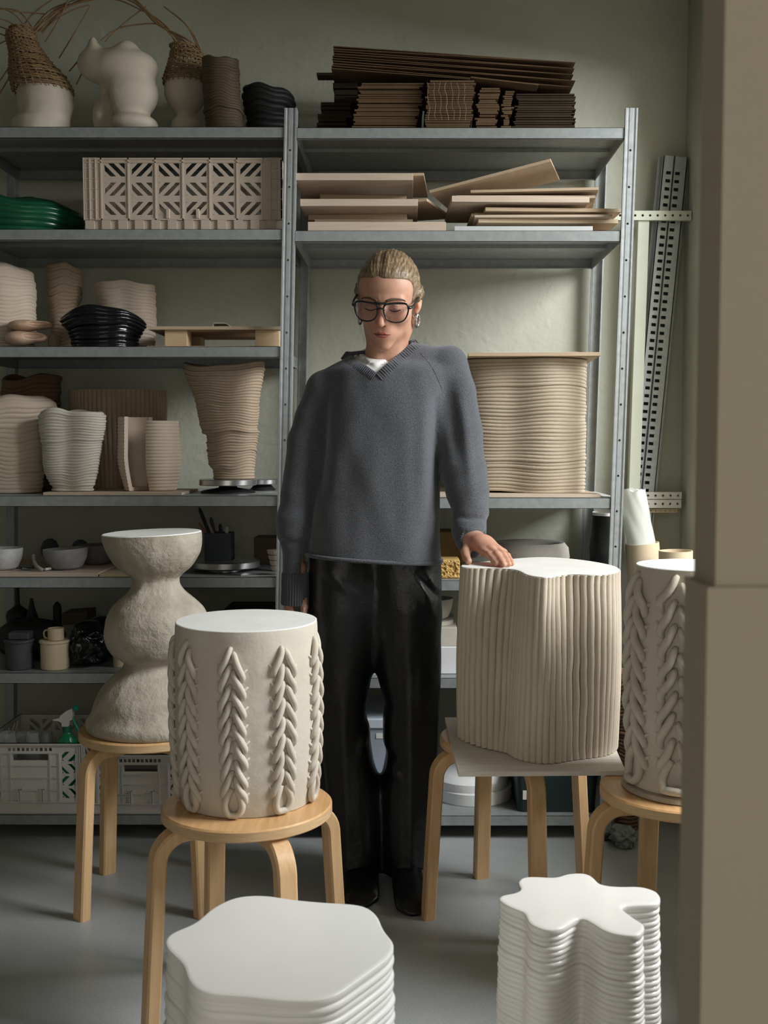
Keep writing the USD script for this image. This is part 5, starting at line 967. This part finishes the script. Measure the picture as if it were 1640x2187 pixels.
NB = np.array([X(822, 3.0), 3.005, Z(800, 3.0)]); NT = head_world([0, .022, -.055])
lo = np.array([HC[0] - .125, 2.79, NB[2] - .05]); G = field(lo, [HC[0] + .125, 3.13, HC[2] + .16], .0026)
d = head_sdf((G - np.float32(HC)) @ np.float32(HR)); nk = cone(G, NB, NT, .060, .052); d = smin(d, nk, .022)
for s in (-1, 1): d = smin(d, cone(G, head_world([s * .055, .012, -.06]), [NB[0] + s * .016, NB[1] - .052, NB[2] + .015], .011, .007), .022)
d = smin(d, ell(G, NB + [0, .0, -.04], (.13, .075, .045)), .03)
head = relax(surface_nets(d, lo, .0026), 6)
# hands: chains of cones per finger, smoothly rooted in the palm
def hand(fingers, palm, h=.0022, k=.006):
    pts = np.array([p for c in fingers + palm for p in c[0]]); lo = pts.min(0) - .028; G = field(lo, pts.max(0) + .028, h); d = None
    for P, r in palm:
        for a, b, ra, rb in zip(P[:-1], P[1:], r[:-1], r[1:]): e = cone(G, a, b, ra, rb); d = e if d is None else smin(d, e, .014)
    for P, r in fingers:
        f = None
        for a, b, ra, rb in zip(P[:-1], P[1:], r[:-1], r[1:]): e = cone(G, a, b, ra, rb); f = e if f is None else smin(f, e, .003)
        d = smin(d, f, k)
    m = relax(surface_nets(d, lo, h), 5); return m
ZS = ZT + .0085
K = np.array([[.190, 2.792, .922], [.2085, 2.786, .9265], [.226, 2.792, .924], [.241, 2.805, .917]]); W_ = np.array([.166, 2.88, .944])
Tp = np.array([[.2175, 2.719, ZS - .0008], [.2335, 2.708, ZS - .0008], [.2475, 2.716, ZS - .001], [.2575, 2.739, ZS - .002]]); fg = []
for a, t, r in zip(K, Tp, (.0092, .0095, .009, .0078)): fg.append((np.array([a, a + (t - a) * .48 + [0, 0, .0055], a + (t - a) * .80 + [0, 0, .002], t]), [r * 1.08, r, r * .9, r * .78]))
fg.append((np.array([W_ + [-.008, -.02, -.012], [.1475, 2.825, .917], [.1475, 2.795, .906], [.152, 2.766, ZS + .0006]]), [.015, .0125, .0105, .0085]))
pm_ = [(np.array([W_ + [.0, .07, .035], W_, (W_ + K[i]) / 2 + [0, 0, .004], K[i]]), [.024, .022, .016, .0112]) for i in range(4)]
hand_l = hand(fg, pm_)
Hq = lambda x, y, Y: at(x, y, Y); fg2 = []
for i, (yy, r) in enumerate(((2.955, .0092), (2.972, .0095), (2.989, .009), (3.004, .008))):
    o = i * 2.0; fg2.append((np.array([Hq(619 - o, 1290, yy), Hq(624 - o, 1314, yy), Hq(642 - o, 1327, yy), Hq(656 - o, 1318, yy - .004)]), [r * 1.1, r, r * .92, r * .8]))
fg2.append((np.array([Hq(640, 1262, 2.968), Hq(648, 1282, 2.956), Hq(650, 1296, 2.946), Hq(649, 1309, 2.942)]), [.014, .0115, .0105, .0085]))
pm2 = [(np.array([Hq(631, 1215, 2.972), Hq(631, 1245, 2.974), Hq(619 - 2 * i, 1289, yy)]), [.024, .021, .0112]) for i, yy in enumerate((2.955, 2.972, 2.989, 3.004))]
hand_r = hand(fg2, pm2)
# the body under the clothes, coarse, joined with head and hands into one surface
def J(x, y, Y=YP): return at(x, y, Y)
bones = [(J(815, 850), J(805, 1020), .085, .085), (J(805, 1020), J(800, 1190, 3.02), .085, .085), (J(775, 830), J(700, 845), .05, .042), (J(860, 810), J(955, 795), .05, .042), (J(700, 845), J(640, 1050), .036, .03), (J(640, 1050), J(631, 1225, 2.965), .028, .020),
         (J(960, 800), J(990, 985), .036, .03), (J(990, 985), W_ + [0, .055, .028], .028, .019), (J(735, 1260, 3.03), J(738, 1560, 3.03), .055, .042), (J(745, 1560, 3.03), J(765, 1870, 3.05), .045, .03), (J(872, 1260, 3.03), J(876, 1560, 3.03), .055, .042), (J(872, 1560, 3.03), J(868, 1870, 3.05), .045, .03), (NB - [0, 0, .09], NB - [0, 0, .03], .075, .055)]
lo = np.array([X(590, YP), 2.84, .03]); G = field(lo, [X(1045, YP), 3.14, NB[2] + .05], .011); d = None
for b in bones: e = cone(G, *b); d = e if d is None else smin(d, e, .03)
core = relax(surface_nets(d, lo, .011), 3)
try:
    body = mf(head) + mf(core) + mf(hand_l) + mf(hand_r); body = T(body) if body.num_tri() > 1000 else cat(head, core, hand_l, hand_r)
except Exception: body = cat(head, core, hand_l, hand_r)
part(per, 'body', body, M_SKIN, True)
def snap(L0, off, n=3):
    """Moves points of the head's axes onto the skin, off metres proud of it."""
    p = np.array(L0, float)
    for _ in range(8):
        e = 1e-4; d0 = head_sdf(p); g = np.stack([(head_sdf(p + e * np.eye(3)[k]) - d0) / e for k in range(3)], -1); g /= np.linalg.norm(g, axis=-1, keepdims=True) + 1e-9; p = p - g * (d0 - off)[..., None]
    return p
for s in (-1, 1):
    br = snap(spline([(s * .012, -.095, .0215), (s * .027, -.093, .0265), (s * .042, -.08, .0245), (s * .052, -.066, .017)], 16), .0006); part(per, 'eyebrow', tube(head_world(br), np.interp(np.linspace(0, 1, 16), [0, .3, 1], [.0032, .0034, .0012]), 6), M_BROW, True)
    la = snap(spline([(s * .0185, -.088, -.0025), (s * .027, -.092, -.0072), (s * .037, -.09, -.0070), (s * .046, -.08, -.0025)], 14), .0004); part(per, 'eyelashes', tube(head_world(la), np.interp(np.linspace(0, 1, 14), [0, .5, 1], [.0009, .0017, .0012]), 6), M_LASH, True)
    cr = snap(spline([(s * .0185, -.088, .004), (s * .031, -.092, .0098), (s * .046, -.08, .005)], 12), -.0001); part(per, 'eyelid_crease', tube(head_world(cr), .0006, 5), mat('eyelid_shade', (.30, .15, .11), .6) if 'eyelid_shade' not in MATS else MATS['eyelid_shade'], True)
tt = np.linspace(-1, 1, 25)
ul = snap(np.stack([.0225 * tt, -.0985 + .010 * tt ** 2, -.0625 - .0035 * tt ** 2 + .0016 * np.abs(np.sin(np.pi * tt)) * (np.abs(tt) < .5)], 1), -.0012); part(per, 'upper_lip', tube(head_world(ul), .0036 * (1 - .82 * tt ** 2), 10), M_LIP, True)
ll = snap(np.stack([.0205 * tt, -.0975 + .010 * tt ** 2, -.0700 + .0035 * tt ** 2], 1), -.0014); part(per, 'lower_lip', tube(head_world(ll), .0046 * (1 - .80 * tt ** 2), 10), M_LIP, True)
ml = snap(np.stack([.022 * tt, -.0985 + .010 * tt ** 2, -.0660 + .0004 * tt ** 2], 1), .0010); part(per, 'mouth_line', tube(head_world(ml), .0009 * (1 - .6 * tt ** 2), 6), MATS.get('mouth_dark') or mat('mouth_dark', (.10, .03, .025), .6), True)
# hair combed back from the hairline
lo_h = np.array([-.105, -.10, -.095]); Lg = field(lo_h, [.105, .16, .145], .0022); x, y, z = Lg[..., 0], Lg[..., 1], Lg[..., 2]
hd_ = smin(ell(Lg, (0, .016, .036), (.0805, .097, .090)), ell(Lg, (0, .105, .015), (.035, .034, .032)), .03); hd_ = np.minimum(hd_, head_sdf(Lg) - .0065); an = np.arctan2(x, z + .01)
part_line = np.exp(-((x + .012) / .008) ** 2) * .003; hd_ = hd_ + part_line * (z > .05)
rA = (.069 - .55 * (y + .07) + 2.2 * x ** 2) - z; rB = np.maximum(-.036 - y, -.004 - z); rC = np.maximum(.028 - y, -.075 - z); reg = np.minimum(smin(rA, rB, .022), rC); hd_ = hd_ + np.clip(-reg / .02, 0, 1) * (.0007 * np.sin(an * 31 + 4 * np.sin(y * 22)) + .0006 * np.sin(an * 83 + y * 25)) + np.clip(1 + reg / .022, 0, 1) * .006
hair = relax(surface_nets(smax(hd_, reg, .006), lo_h, .0022), 3); hair.vertices = head_world(hair.vertices); part(per, 'hair', hair, M_HAIR, True)
# glasses
GY = -.1085
def lens_pts(s, k=1.0):
    P = np.array([(-.0265, .020), (-.012, .0255), (.010, .027), (.028, .0235), (.0325, .010), (.027, -.013), (.016, -.0245), (-.004, -.0265), (-.019, -.020), (-.0275, -.004)]) * k; P = spline(np.c_[P, P[:, :1] * 0], 48, True)[:, :2]
    u = P[:, 0] + .0365; return np.c_[s * u, GY + .006 * (u / .07) ** 2 * 2 - .0 * P[:, 1] + .10 * (P[:, 1] - .02) * -.0, P[:, 1] * .92 - .004]
gl = UsdGeom.Xform.Define(stage, numbered(str(per.GetPath()) + '/glasses')).GetPrim()
for s in (-1, 1):
    q = lens_pts(s); part(gl, 'rim', tube(head_world(q), np.interp(q[:, 2], [-.022, .02, .03], [.0017, .0025, .0032]), 8, closed=True), M_FRAME_B, True)
    c = q.mean(0); lm = trimesh.Trimesh(head_world(np.vstack([q + (c - q) * .03, [c + [0, -.0015, 0]], q + (c - q) * .03 + [0, .0012, 0], [c + [0, -.0003, 0]]])), np.vstack([[(i, (i + 1) % 48, 48) for i in range(48)], [(49 + (i + 1) % 48, 49 + i, 97) for i in range(48)]]), process=False); part(gl, 'lens', lm, M_LENS, True)
    part(gl, 'temple', tube(head_world(spline([(s * .068, GY + .012, .008), (s * .0745, GY + .020, .008), (s * .080, -.05, .010), (s * .0815, .005, .011)], 16)), [.0042] * 4 + [.0030] * 12, 8), M_FRAME_B, True)
part(gl, 'bridge', cat(tube(head_world(spline([(-.016, GY + .0005, .0200), (0, GY - .001, .0195), (.016, GY + .0005, .0200)], 10)), .0029, 8), tube(head_world(spline([(-.0105, GY + .001, .003), (0, GY - .002, .0075), (.0105, GY + .001, .003)], 10)), .0023, 8)), M_FRAME_B, True)
for s in (-1, 1):
    g = np.arange(28) * 2 * np.pi / 28; ring_ = np.stack([s * (.0765 + .0035 * np.cos(g)), .000 + .0085 * np.cos(g), -.052 + .0150 * np.sin(g)], 1); part(per, 'earring', tube(head_world(ring_), .0038 + .0014 * np.sin(g * .5) ** 2 + .0006 * np.sin(g * 9), 8, closed=True), M_SILVER, True)

# sweater: torso, shoulders and sleeves in one soft surface
TR = [(770, 742, 905, .085), (800, 700, 950, .105), (860, 688, 944, .118), (950, 684, 943, .124), (1050, 672, 943, .130), (1120, 661, 942, .135), (1160, 656, 942, .138), (1215, 650, 943, .140)]
tz = np.array([Z(a[0], YP) for a in TR])[::-1]; tcx = PchipInterpolator(tz, np.array([X((a[1] + a[2]) / 2, YP) for a in TR])[::-1]); thw = PchipInterpolator(tz, np.array([(a[2] - a[1]) / 2 * PM for a in TR])[::-1]); tdp = PchipInterpolator(tz, np.array([a[3] for a in TR])[::-1])
def hem_z(x): return Z(1192, 2.87) - (x - X(655, YP)) * .062
def torso_sdf(P, infl=0.0):
    z = P[..., 2]; zc = np.clip(z, tz[0], tz[-1]); a, b = thw(zc) + infl, tdp(zc) + infl; u = np.abs(P[..., 0] - tcx(zc)) / a; v = np.abs(P[..., 1] - (YP + .0)) / b
    d = ((u ** 2.5 + v ** 2.5) ** (1 / 2.5) - 1) * np.minimum(a, b); return smax(d, z - tz[-1], .03)
ARML = [(690, 832, 3.0, 40), (668, 890, 3.0, 38), (653, 945, 3.0, 37), (638, 1058, 2.985, 36), (630, 1112, 2.975, 38.5), (629, 1140, 2.972, 36), (632, 1166, 2.97, 28.5), (631, 1230, 2.967, 27.5)]
ARMR = [(957, 783, 3.0, 42), (974, 838, 2.995, 40), (984, 925, 2.985, 46), (990, 1004, 2.965, 50), (997, 1050, 2.945, 46), (1004, 1094, 2.925, 38.5), (1001, 1110, 2.917, 36), (1000, 1132, 2.905, 36.5), (1003, 1150, 2.895, 32), (1007, 1166, 2.885, 29)]
def sweater_sdf(P, infl=0.0):
    d = torso_sdf(P, infl)
    for a, b, ra, rb in ((J(775, 795), J(700, 833), .052, .050), (J(860, 772), J(948, 786), .052, .052)): d = smin(d, cone(P, a, b, ra + infl, rb + infl), .035)
    for a, b, ra, rb in ((J(706, 850), J(690, 960), .052, .046), (J(690, 960), J(680, 1060, 2.99), .046, .030), (J(935, 850), J(948, 960, 2.99), .05, .034)): d = smin(d, cone(P, a, b, ra + infl, rb + infl), .02)
    for A in (ARML, ARMR):
        e = None
        for p, q in zip(A[:-1], A[1:]): f = cone(P, at(*p[:3]), at(*q[:3]), p[3] * p[2] / FPX + infl, q[3] * q[2] / FPX + infl); e = f if e is None else smin(e, f, .010)
        d = smin(d, e, .012)
    return d
lo = np.array([X(578, YP), 2.79, Z(1222, YP)]); hs = .0052; G = field(lo, [X(1058, YP), 3.16, Z(722, YP)], hs)
d = sweater_sdf(G); nz = lambda s, o: (meshkit.fbm(G.reshape(-1, 3) * s + o, 2, 5).reshape(G.shape[:3]) - .5) * 2
xx, zz_ = G[..., 0], G[..., 2]
d = d + .0075 * nz((7, 5, 3), 2.0) + .004 * nz((16, 9, 7), 9.0)
# soft drapes: a long fold below the right shoulder, a diagonal one across the chest, rolls above both cuffs
def ridge(ax_, az_, bx_, bz_, w, hgt):
    a, b = J(ax_, az_), J(bx_, bz_); ba = np.array([b[0] - a[0], b[2] - a[2]]); t = np.clip(((xx - a[0]) * ba[0] + (zz_ - a[2]) * ba[1]) / (ba @ ba), 0, 1); q = np.hypot(xx - a[0] - t * ba[0], zz_ - a[2] - t * ba[1]); return hgt * np.exp(-(q / w) ** 2) * np.sin(np.pi * np.clip(t, .03, .97)) ** .5
front = (G[..., 1] < YP).astype(np.float32)
d = d + front * (ridge(928, 860, 925, 1080, .012, .011) - ridge(905, 850, 900, 1100, .02, .008) - ridge(760, 900, 860, 1190, .04, .006) + ridge(700, 860, 690, 1060, .014, .008) + ridge(800, 900, 735, 1060, .03, .006) - ridge(870, 1000, 880, 1180, .03, .006) + ridge(960, 830, 975, 980, .015, .010) - ridge(985, 850, 1005, 1060, .014, .006) + ridge(970, 1098, 1040, 1104, .006, .007) + ridge(968, 1146, 1030, 1146, .006, .006) - ridge(968, 1120, 1040, 1128, .006, .004) + ridge(600, 1152, 660, 1156, .007, .008))
zh = hem_z(xx); d = smax(d, zh - zz_ - 0, .006) if False else np.where(np.abs(xx - X(800, YP)) < .40, d, d)
tors = (xx > X(648, YP)) & (xx < X(946, YP)); d = np.where(tors & (zz_ < zh), np.maximum(d, zh - zz_), d)
# the v-shaped opening
vx = np.array([J(*p) for p in ((733, 748), (806, 803), (893, 722))]); vpoly = [(vx[0][0], vx[0][2]), (vx[1][0], vx[1][2]), (vx[2][0], vx[2][2])]
def side(a, b): return ((xx - a[0]) * (b[1] - a[1]) - (zz_ - a[1]) * (b[0] - a[0])) / math.hypot(b[0] - a[0], b[1] - a[1])
vd = np.maximum(side(vpoly[0], vpoly[1]), side(vpoly[1], vpoly[2])); d_s = np.where(G[..., 1] < YP + .03, np.maximum(d, -vd), d)
neck_hole = cone(G, NB - [0, 0, .02], NT + [0, .02, .06], .064, .066); d_s = np.maximum(d_s, -neck_hole)
swm = relax(surface_nets(d_s, lo, hs), 8); sw = part(per, 'sweater', swm, M_WOOL, True)
def front_y(x, z, off=0.0, s=-1):
    """The depth at which a ray through (x, z) meets the front of the sweater."""
    from scipy.ndimage import map_coordinates
    ys = np.linspace(2.80, YP, 120); P = np.stack([np.full(120, x), ys, np.full(120, z)], 1); v = map_coordinates(d, ((P - lo) / hs).T, order=1, mode='nearest'); i = np.argmax(v < 0); return (ys[i] if v.min() < 0 else ys[np.argmin(v)]) - off
def strip(a, b, w, off, n=22, rib=True):
    """A knitted band lying on the sweater from pixel a to b, w pixels wide to its left."""
    a, b = np.array(a, float), np.array(b, float); dr = (b - a) / np.linalg.norm(b - a); nn = np.array([dr[1], -dr[0]]); R = []
    for k in range(n * 4):
        p = a + (b - a) * k / (n * 4 - 1); row = []
        for j, o in enumerate((-.10, -.02, .33, .66, 1.0, 1.03)):
            q = J(*(p + nn * w * o)); e = off if 0 < j < 4 else off * .3; row.append([q[0], front_y(q[0], q[2]) - e - (.0012 * math.cos(k * math.pi / 2) if rib and 0 < j < 5 else 0), q[2]])
        R.append(row)
    V = np.array(R); k, m = V.shape[:2]; i = np.arange(k - 1)[:, None]; j = np.arange(m - 1)[None]; q = np.stack(np.broadcast_arrays(i * m + j, (i + 1) * m + j, (i + 1) * m + j + 1, i * m + j + 1), -1).reshape(-1, 4)
    mm = trimesh.Trimesh(V.reshape(-1, 3), np.vstack([q[:, [0, 1, 2]], q[:, [0, 2, 3]]]), process=False); ba = mm.copy(); ba.vertices[:, 1] += .004; ba.faces = ba.faces[:, ::-1]; return cat(mm, ba)
part(sw, 'neckband', strip((738, 752), (807, 804), -17, .003), M_RIB, 60); part(sw, 'neckband', strip((807, 804), (888, 727), -17, .003), M_RIB, 60)
def seam(pts, r=.0013):
    P = []
    for x, y in spline(np.c_[pts, np.zeros(len(pts))], 26)[:, :2]: q = J(x, y); P.append([q[0], front_y(q[0], q[2]) - .0002, q[2]])
    return tube(P, r, 6)
bk = spline([[J(741, 757)[0], front_y(*J(741, 757)[[0, 2]]) + .004, J(741, 757)[2]], [X(752, YP) , YP + .02, Z(758, 3.03)], [X(815, YP), YP + .075, Z(748, 3.08)], [X(876, YP), YP + .02, Z(734, 3.03)], [J(884, 731)[0], front_y(*J(884, 731)[[0, 2]]) + .004, J(884, 731)[2]]], 40); part(sw, 'neckband', tube(bk, .0085, 10), M_RIB, True)
part(sw, 'raglan_seam', seam([(897, 758), (915, 779), (931, 808), (943, 836)]), M_RIB, 60); part(sw, 'raglan_seam', seam([(742, 790), (722, 812), (704, 845)]), M_RIB, 60)
g = np.arange(140) * 2 * np.pi / 140; P = []
for a in g:
    ca, sa = math.cos(a), math.sin(a); k = (abs(ca) ** 2.5 + abs(sa) ** 2.5) ** (-1 / 2.5); x0 = float(tcx(tz[0] + .03)) + float(thw(tz[0] + .03)) * k * ca; P.append([x0, YP + float(tdp(tz[0] + .03)) * k * sa, hem_z(x0) + .002])
part(sw, 'rolled_hem', tube(P, .0058, 8, closed=True), M_WOOL, True)
def cuff(A, B, ra, rb, n=44, wrap=()):
    A, B = np.array(A), np.array(B); t = B - A; L = np.linalg.norm(t); t /= L; e1 = np.cross(t, [0, 1, 0]); e1 /= np.linalg.norm(e1); e2 = np.cross(t, e1); g = np.arange(n * 4) * 2 * np.pi / (n * 4); R = []
    for s, k in ((0, .96), (.06, 1), (.3, 1.01), (.62, .99), (.94, 1.0), (1, .97), (1.0, .86), (.8, .84)):
        r = (ra + (rb - ra) * s) * k + .0011 * np.cos(g * n) * (k > .9); R.append(A + t * L * s + r[:, None] * (np.cos(g)[:, None] * e1 + np.sin(g)[:, None] * e2))
    m = rings(np.array(R)); m.fix_normals(); return m
part(sw, 'cuff', cuff(at(631, 1222, 2.97), at(630, 1291, 2.97), 28.5 * PM, 29.5 * PM, 34), M_RIB, 60)
cA, cB = at(1005, 1150, 2.893), W_ + (K[1] - W_) * .12 + [0, 0, .002]; part(sw, 'cuff', cuff(cA, cA + (cB - cA) * .55, .037, .038, 34), M_RIB, 60); part(sw, 'cuff', cuff(cA + (cB - cA) * .48, cB, .0375, .0365, 34), M_RIB, 60)
# white t-shirt under it
dt = torso_sdf(G, -.007)
for a, b, ra, rb in ((J(775, 795), J(700, 833), .045, .043), (J(860, 772), J(948, 786), .045, .045)): dt = smin(dt, cone(G, a, b, ra, rb), .035)
inside = np.clip((Z(790, YP) - zz_) / .02, 0, 1) * 1.0; dt = np.maximum(dt, np.where(vd > -.012, d + .010, -1.0)); dt = np.maximum(np.maximum(dt, Z(850, YP) - zz_), -cone(G, NB - [0, 0, .02], NT + [0, .02, .06], .056, .060))
ts = relax(surface_nets(dt, lo, hs), 5); tee = part(per, 't_shirt', ts, M_TEE, True)
g = np.arange(96) * 2 * np.pi / 96; R = []; cl, crr = J(753, 750), J(880, 733); cx_ = (cl[0] + crr[0]) / 2; hw_ = (crr[0] - cl[0]) / 2; zf, zb_ = Z(786, 2.92), Z(742, 3.06)
for s, k in ((0, 1.06), (.1, 1.09), (.5, 1.06), (.95, 1.0), (1, .97), (.9, .93), (.2, .96)):
    zc = (zf + zb_) / 2 + (zb_ - zf) / 2 * np.sin(g) + (crr[2] - cl[2]) / 2 * np.cos(g); R.append(np.stack([cx_ + hw_ * k * np.cos(g), YP - .005 + .078 * k * np.sin(g) , zc - .020 + .030 * s], 1))
part(tee, 'collar', rings(R, False, False), M_TEE, True)
# trousers
PEL = [(1180, 657, 940, .120), (1230, 654, 941, .128), (1300, 652, 942, .130), (1400, 654, 942, .122)]
LL = [(1175, 658, 812), (1240, 654, 815), (1300, 652, 815), (1350, 653, 808), (1400, 658, 797), (1475, 664, 788), (1525, 670, 782), (1575, 676, 789), (1620, 682, 795), (1665, 688, 804), (1700, 692, 811), (1800, 696, 813), (1900, 694, 815)]
LR = [(1175, 785, 941), (1240, 785, 942), (1300, 786, 943), (1350, 792, 942), (1400, 801, 941), (1475, 813, 939), (1507, 820, 938), (1535, 816, 938), (1580, 815, 937), (1617, 824, 936), (1645, 818, 934), (1700, 813, 931), (1800, 815, 924), (1900, 816, 918)]
lo = np.array([X(640, YP), 2.86, .012]); hp_ = .0065; G = field(lo, [X(960, YP), 3.20, Z(1175, YP)], hp_); YT = 3.025
def loft(rows, dep):
    rows = sorted(rows); z_ = np.array([Z(r[0], YP) for r in rows])[::-1]; c_ = PchipInterpolator(z_, np.array([X((r[1] + r[2]) / 2, YP) for r in rows])[::-1]); w_ = PchipInterpolator(z_, np.array([(r[2] - r[1]) / 2 * PM for r in rows])[::-1]); zc = np.clip(G[..., 2], z_[0], z_[-1]); a = w_(zc); b = dep(zc); u = np.abs(G[..., 0] - c_(zc)) / a; v = np.abs(G[..., 1] - YT) / b
    return ((u ** 2.3 + v ** 2.3) ** (1 / 2.3) - 1) * np.minimum(a, b), z_
pd_ = PchipInterpolator(np.array([Z(r[0], YP) for r in PEL])[::-1], np.array([r[3] for r in PEL])[::-1])
dl, zl_ = loft(LL, lambda z: np.interp(z, [0, .25, .6, .75, .9], [.108, .092, .098, .122, .128])); dr, _ = loft(LR, lambda z: np.interp(z, [0, .25, .6, .75, .9], [.108, .092, .098, .122, .128])); dp, zp_ = loft([r[:3] for r in PEL], lambda z: pd_(np.clip(z, Z(1400, YP), Z(1180, YP))))
dl = np.maximum(dl, G[..., 2] - zl_[-1] - .02); dr = np.maximum(dr, G[..., 2] - zl_[-1] - .02); d = smin(dl, dr, .035)
xx, zz_ = G[..., 0], G[..., 2]; front = (G[..., 1] < YT).astype(np.float32); nz = lambda s, o: (meshkit.fbm(G.reshape(-1, 3) * s + o, 2, 5).reshape(G.shape[:3]) - .5) * 2
d = d + .006 * nz((9, 9, 3.0), 4.0) + .003 * nz((18, 18, 9), 7.0) - front * (ridge(905, 1215, 938, 1262, .009, .006) + ridge(885, 1225, 930, 1285, .009, .006) - ridge(893, 1220, 936, 1272, .008, .004) + ridge(900, 1255, 935, 1320, .010, .006) + ridge(700, 1210, 760, 1260, .012, .004) + ridge(870, 1300, 880, 1850, .012, .004) + ridge(735, 1500, 745, 1850, .012, .004)) - ridge(790, 1545, 770, 1600, .012, .006) - ridge(826, 1617, 850, 1650, .012, .006)
d = np.maximum(d, .024 - zz_); tm = relax(surface_nets(d, lo, hp_), 6); part(per, 'trousers', tm, M_SATIN, True)
def shoe(tx, ty, hx, Yh):
    t0 = on(tx, ty, 0.0); h0 = np.array([hx, Yh, 0.]); dr = (h0 - t0); L = np.linalg.norm(dr); dr /= L; sd = np.array([-dr[1], dr[0], 0]); g = np.arange(40) * 2 * np.pi / 40; R = []
    for s in np.r_[0, .02, .06, .12, .22, .35, .5, .65, .8, .9, .97, 1]:
        w = .047 * math.sqrt(max(0.0, min(1, (s + .006) * 13))) * (1 - .25 * max(0, s - .35)) * math.sqrt(max(.02, min(1, (1.02 - s) * 7))); hgt = .028 + .030 * min(1, s * 3.0) + .035 * max(0, s - .45); hgt *= math.sqrt(max(.05, min(1, (s + .01) * 9)))
        c = t0 + dr * L * s; u = np.cos(g); v = np.sin(g); R.append(c + (np.sign(u) * np.abs(u) ** .8 * w)[:, None] * sd + np.stack([0 * v, 0 * v, .002 + hgt / 2 * (1 + np.sign(v) * np.abs(v) ** .75)], 1))
    m = rings(np.array(R)); m.fix_normals(); return m
part(per, 'shoe', shoe(772, 1941, X(768, 3.12), 3.13), M_SHOE, 60); part(per, 'shoe', shoe(884, 1958, X(862, 3.11), 3.12), M_SHOE, 60)
part(per, 'nail', tube([Hq(649, 1297, 2.9335), Hq(649, 1308, 2.9325)], [.0042, .0040], 8), M_NAIL, True)
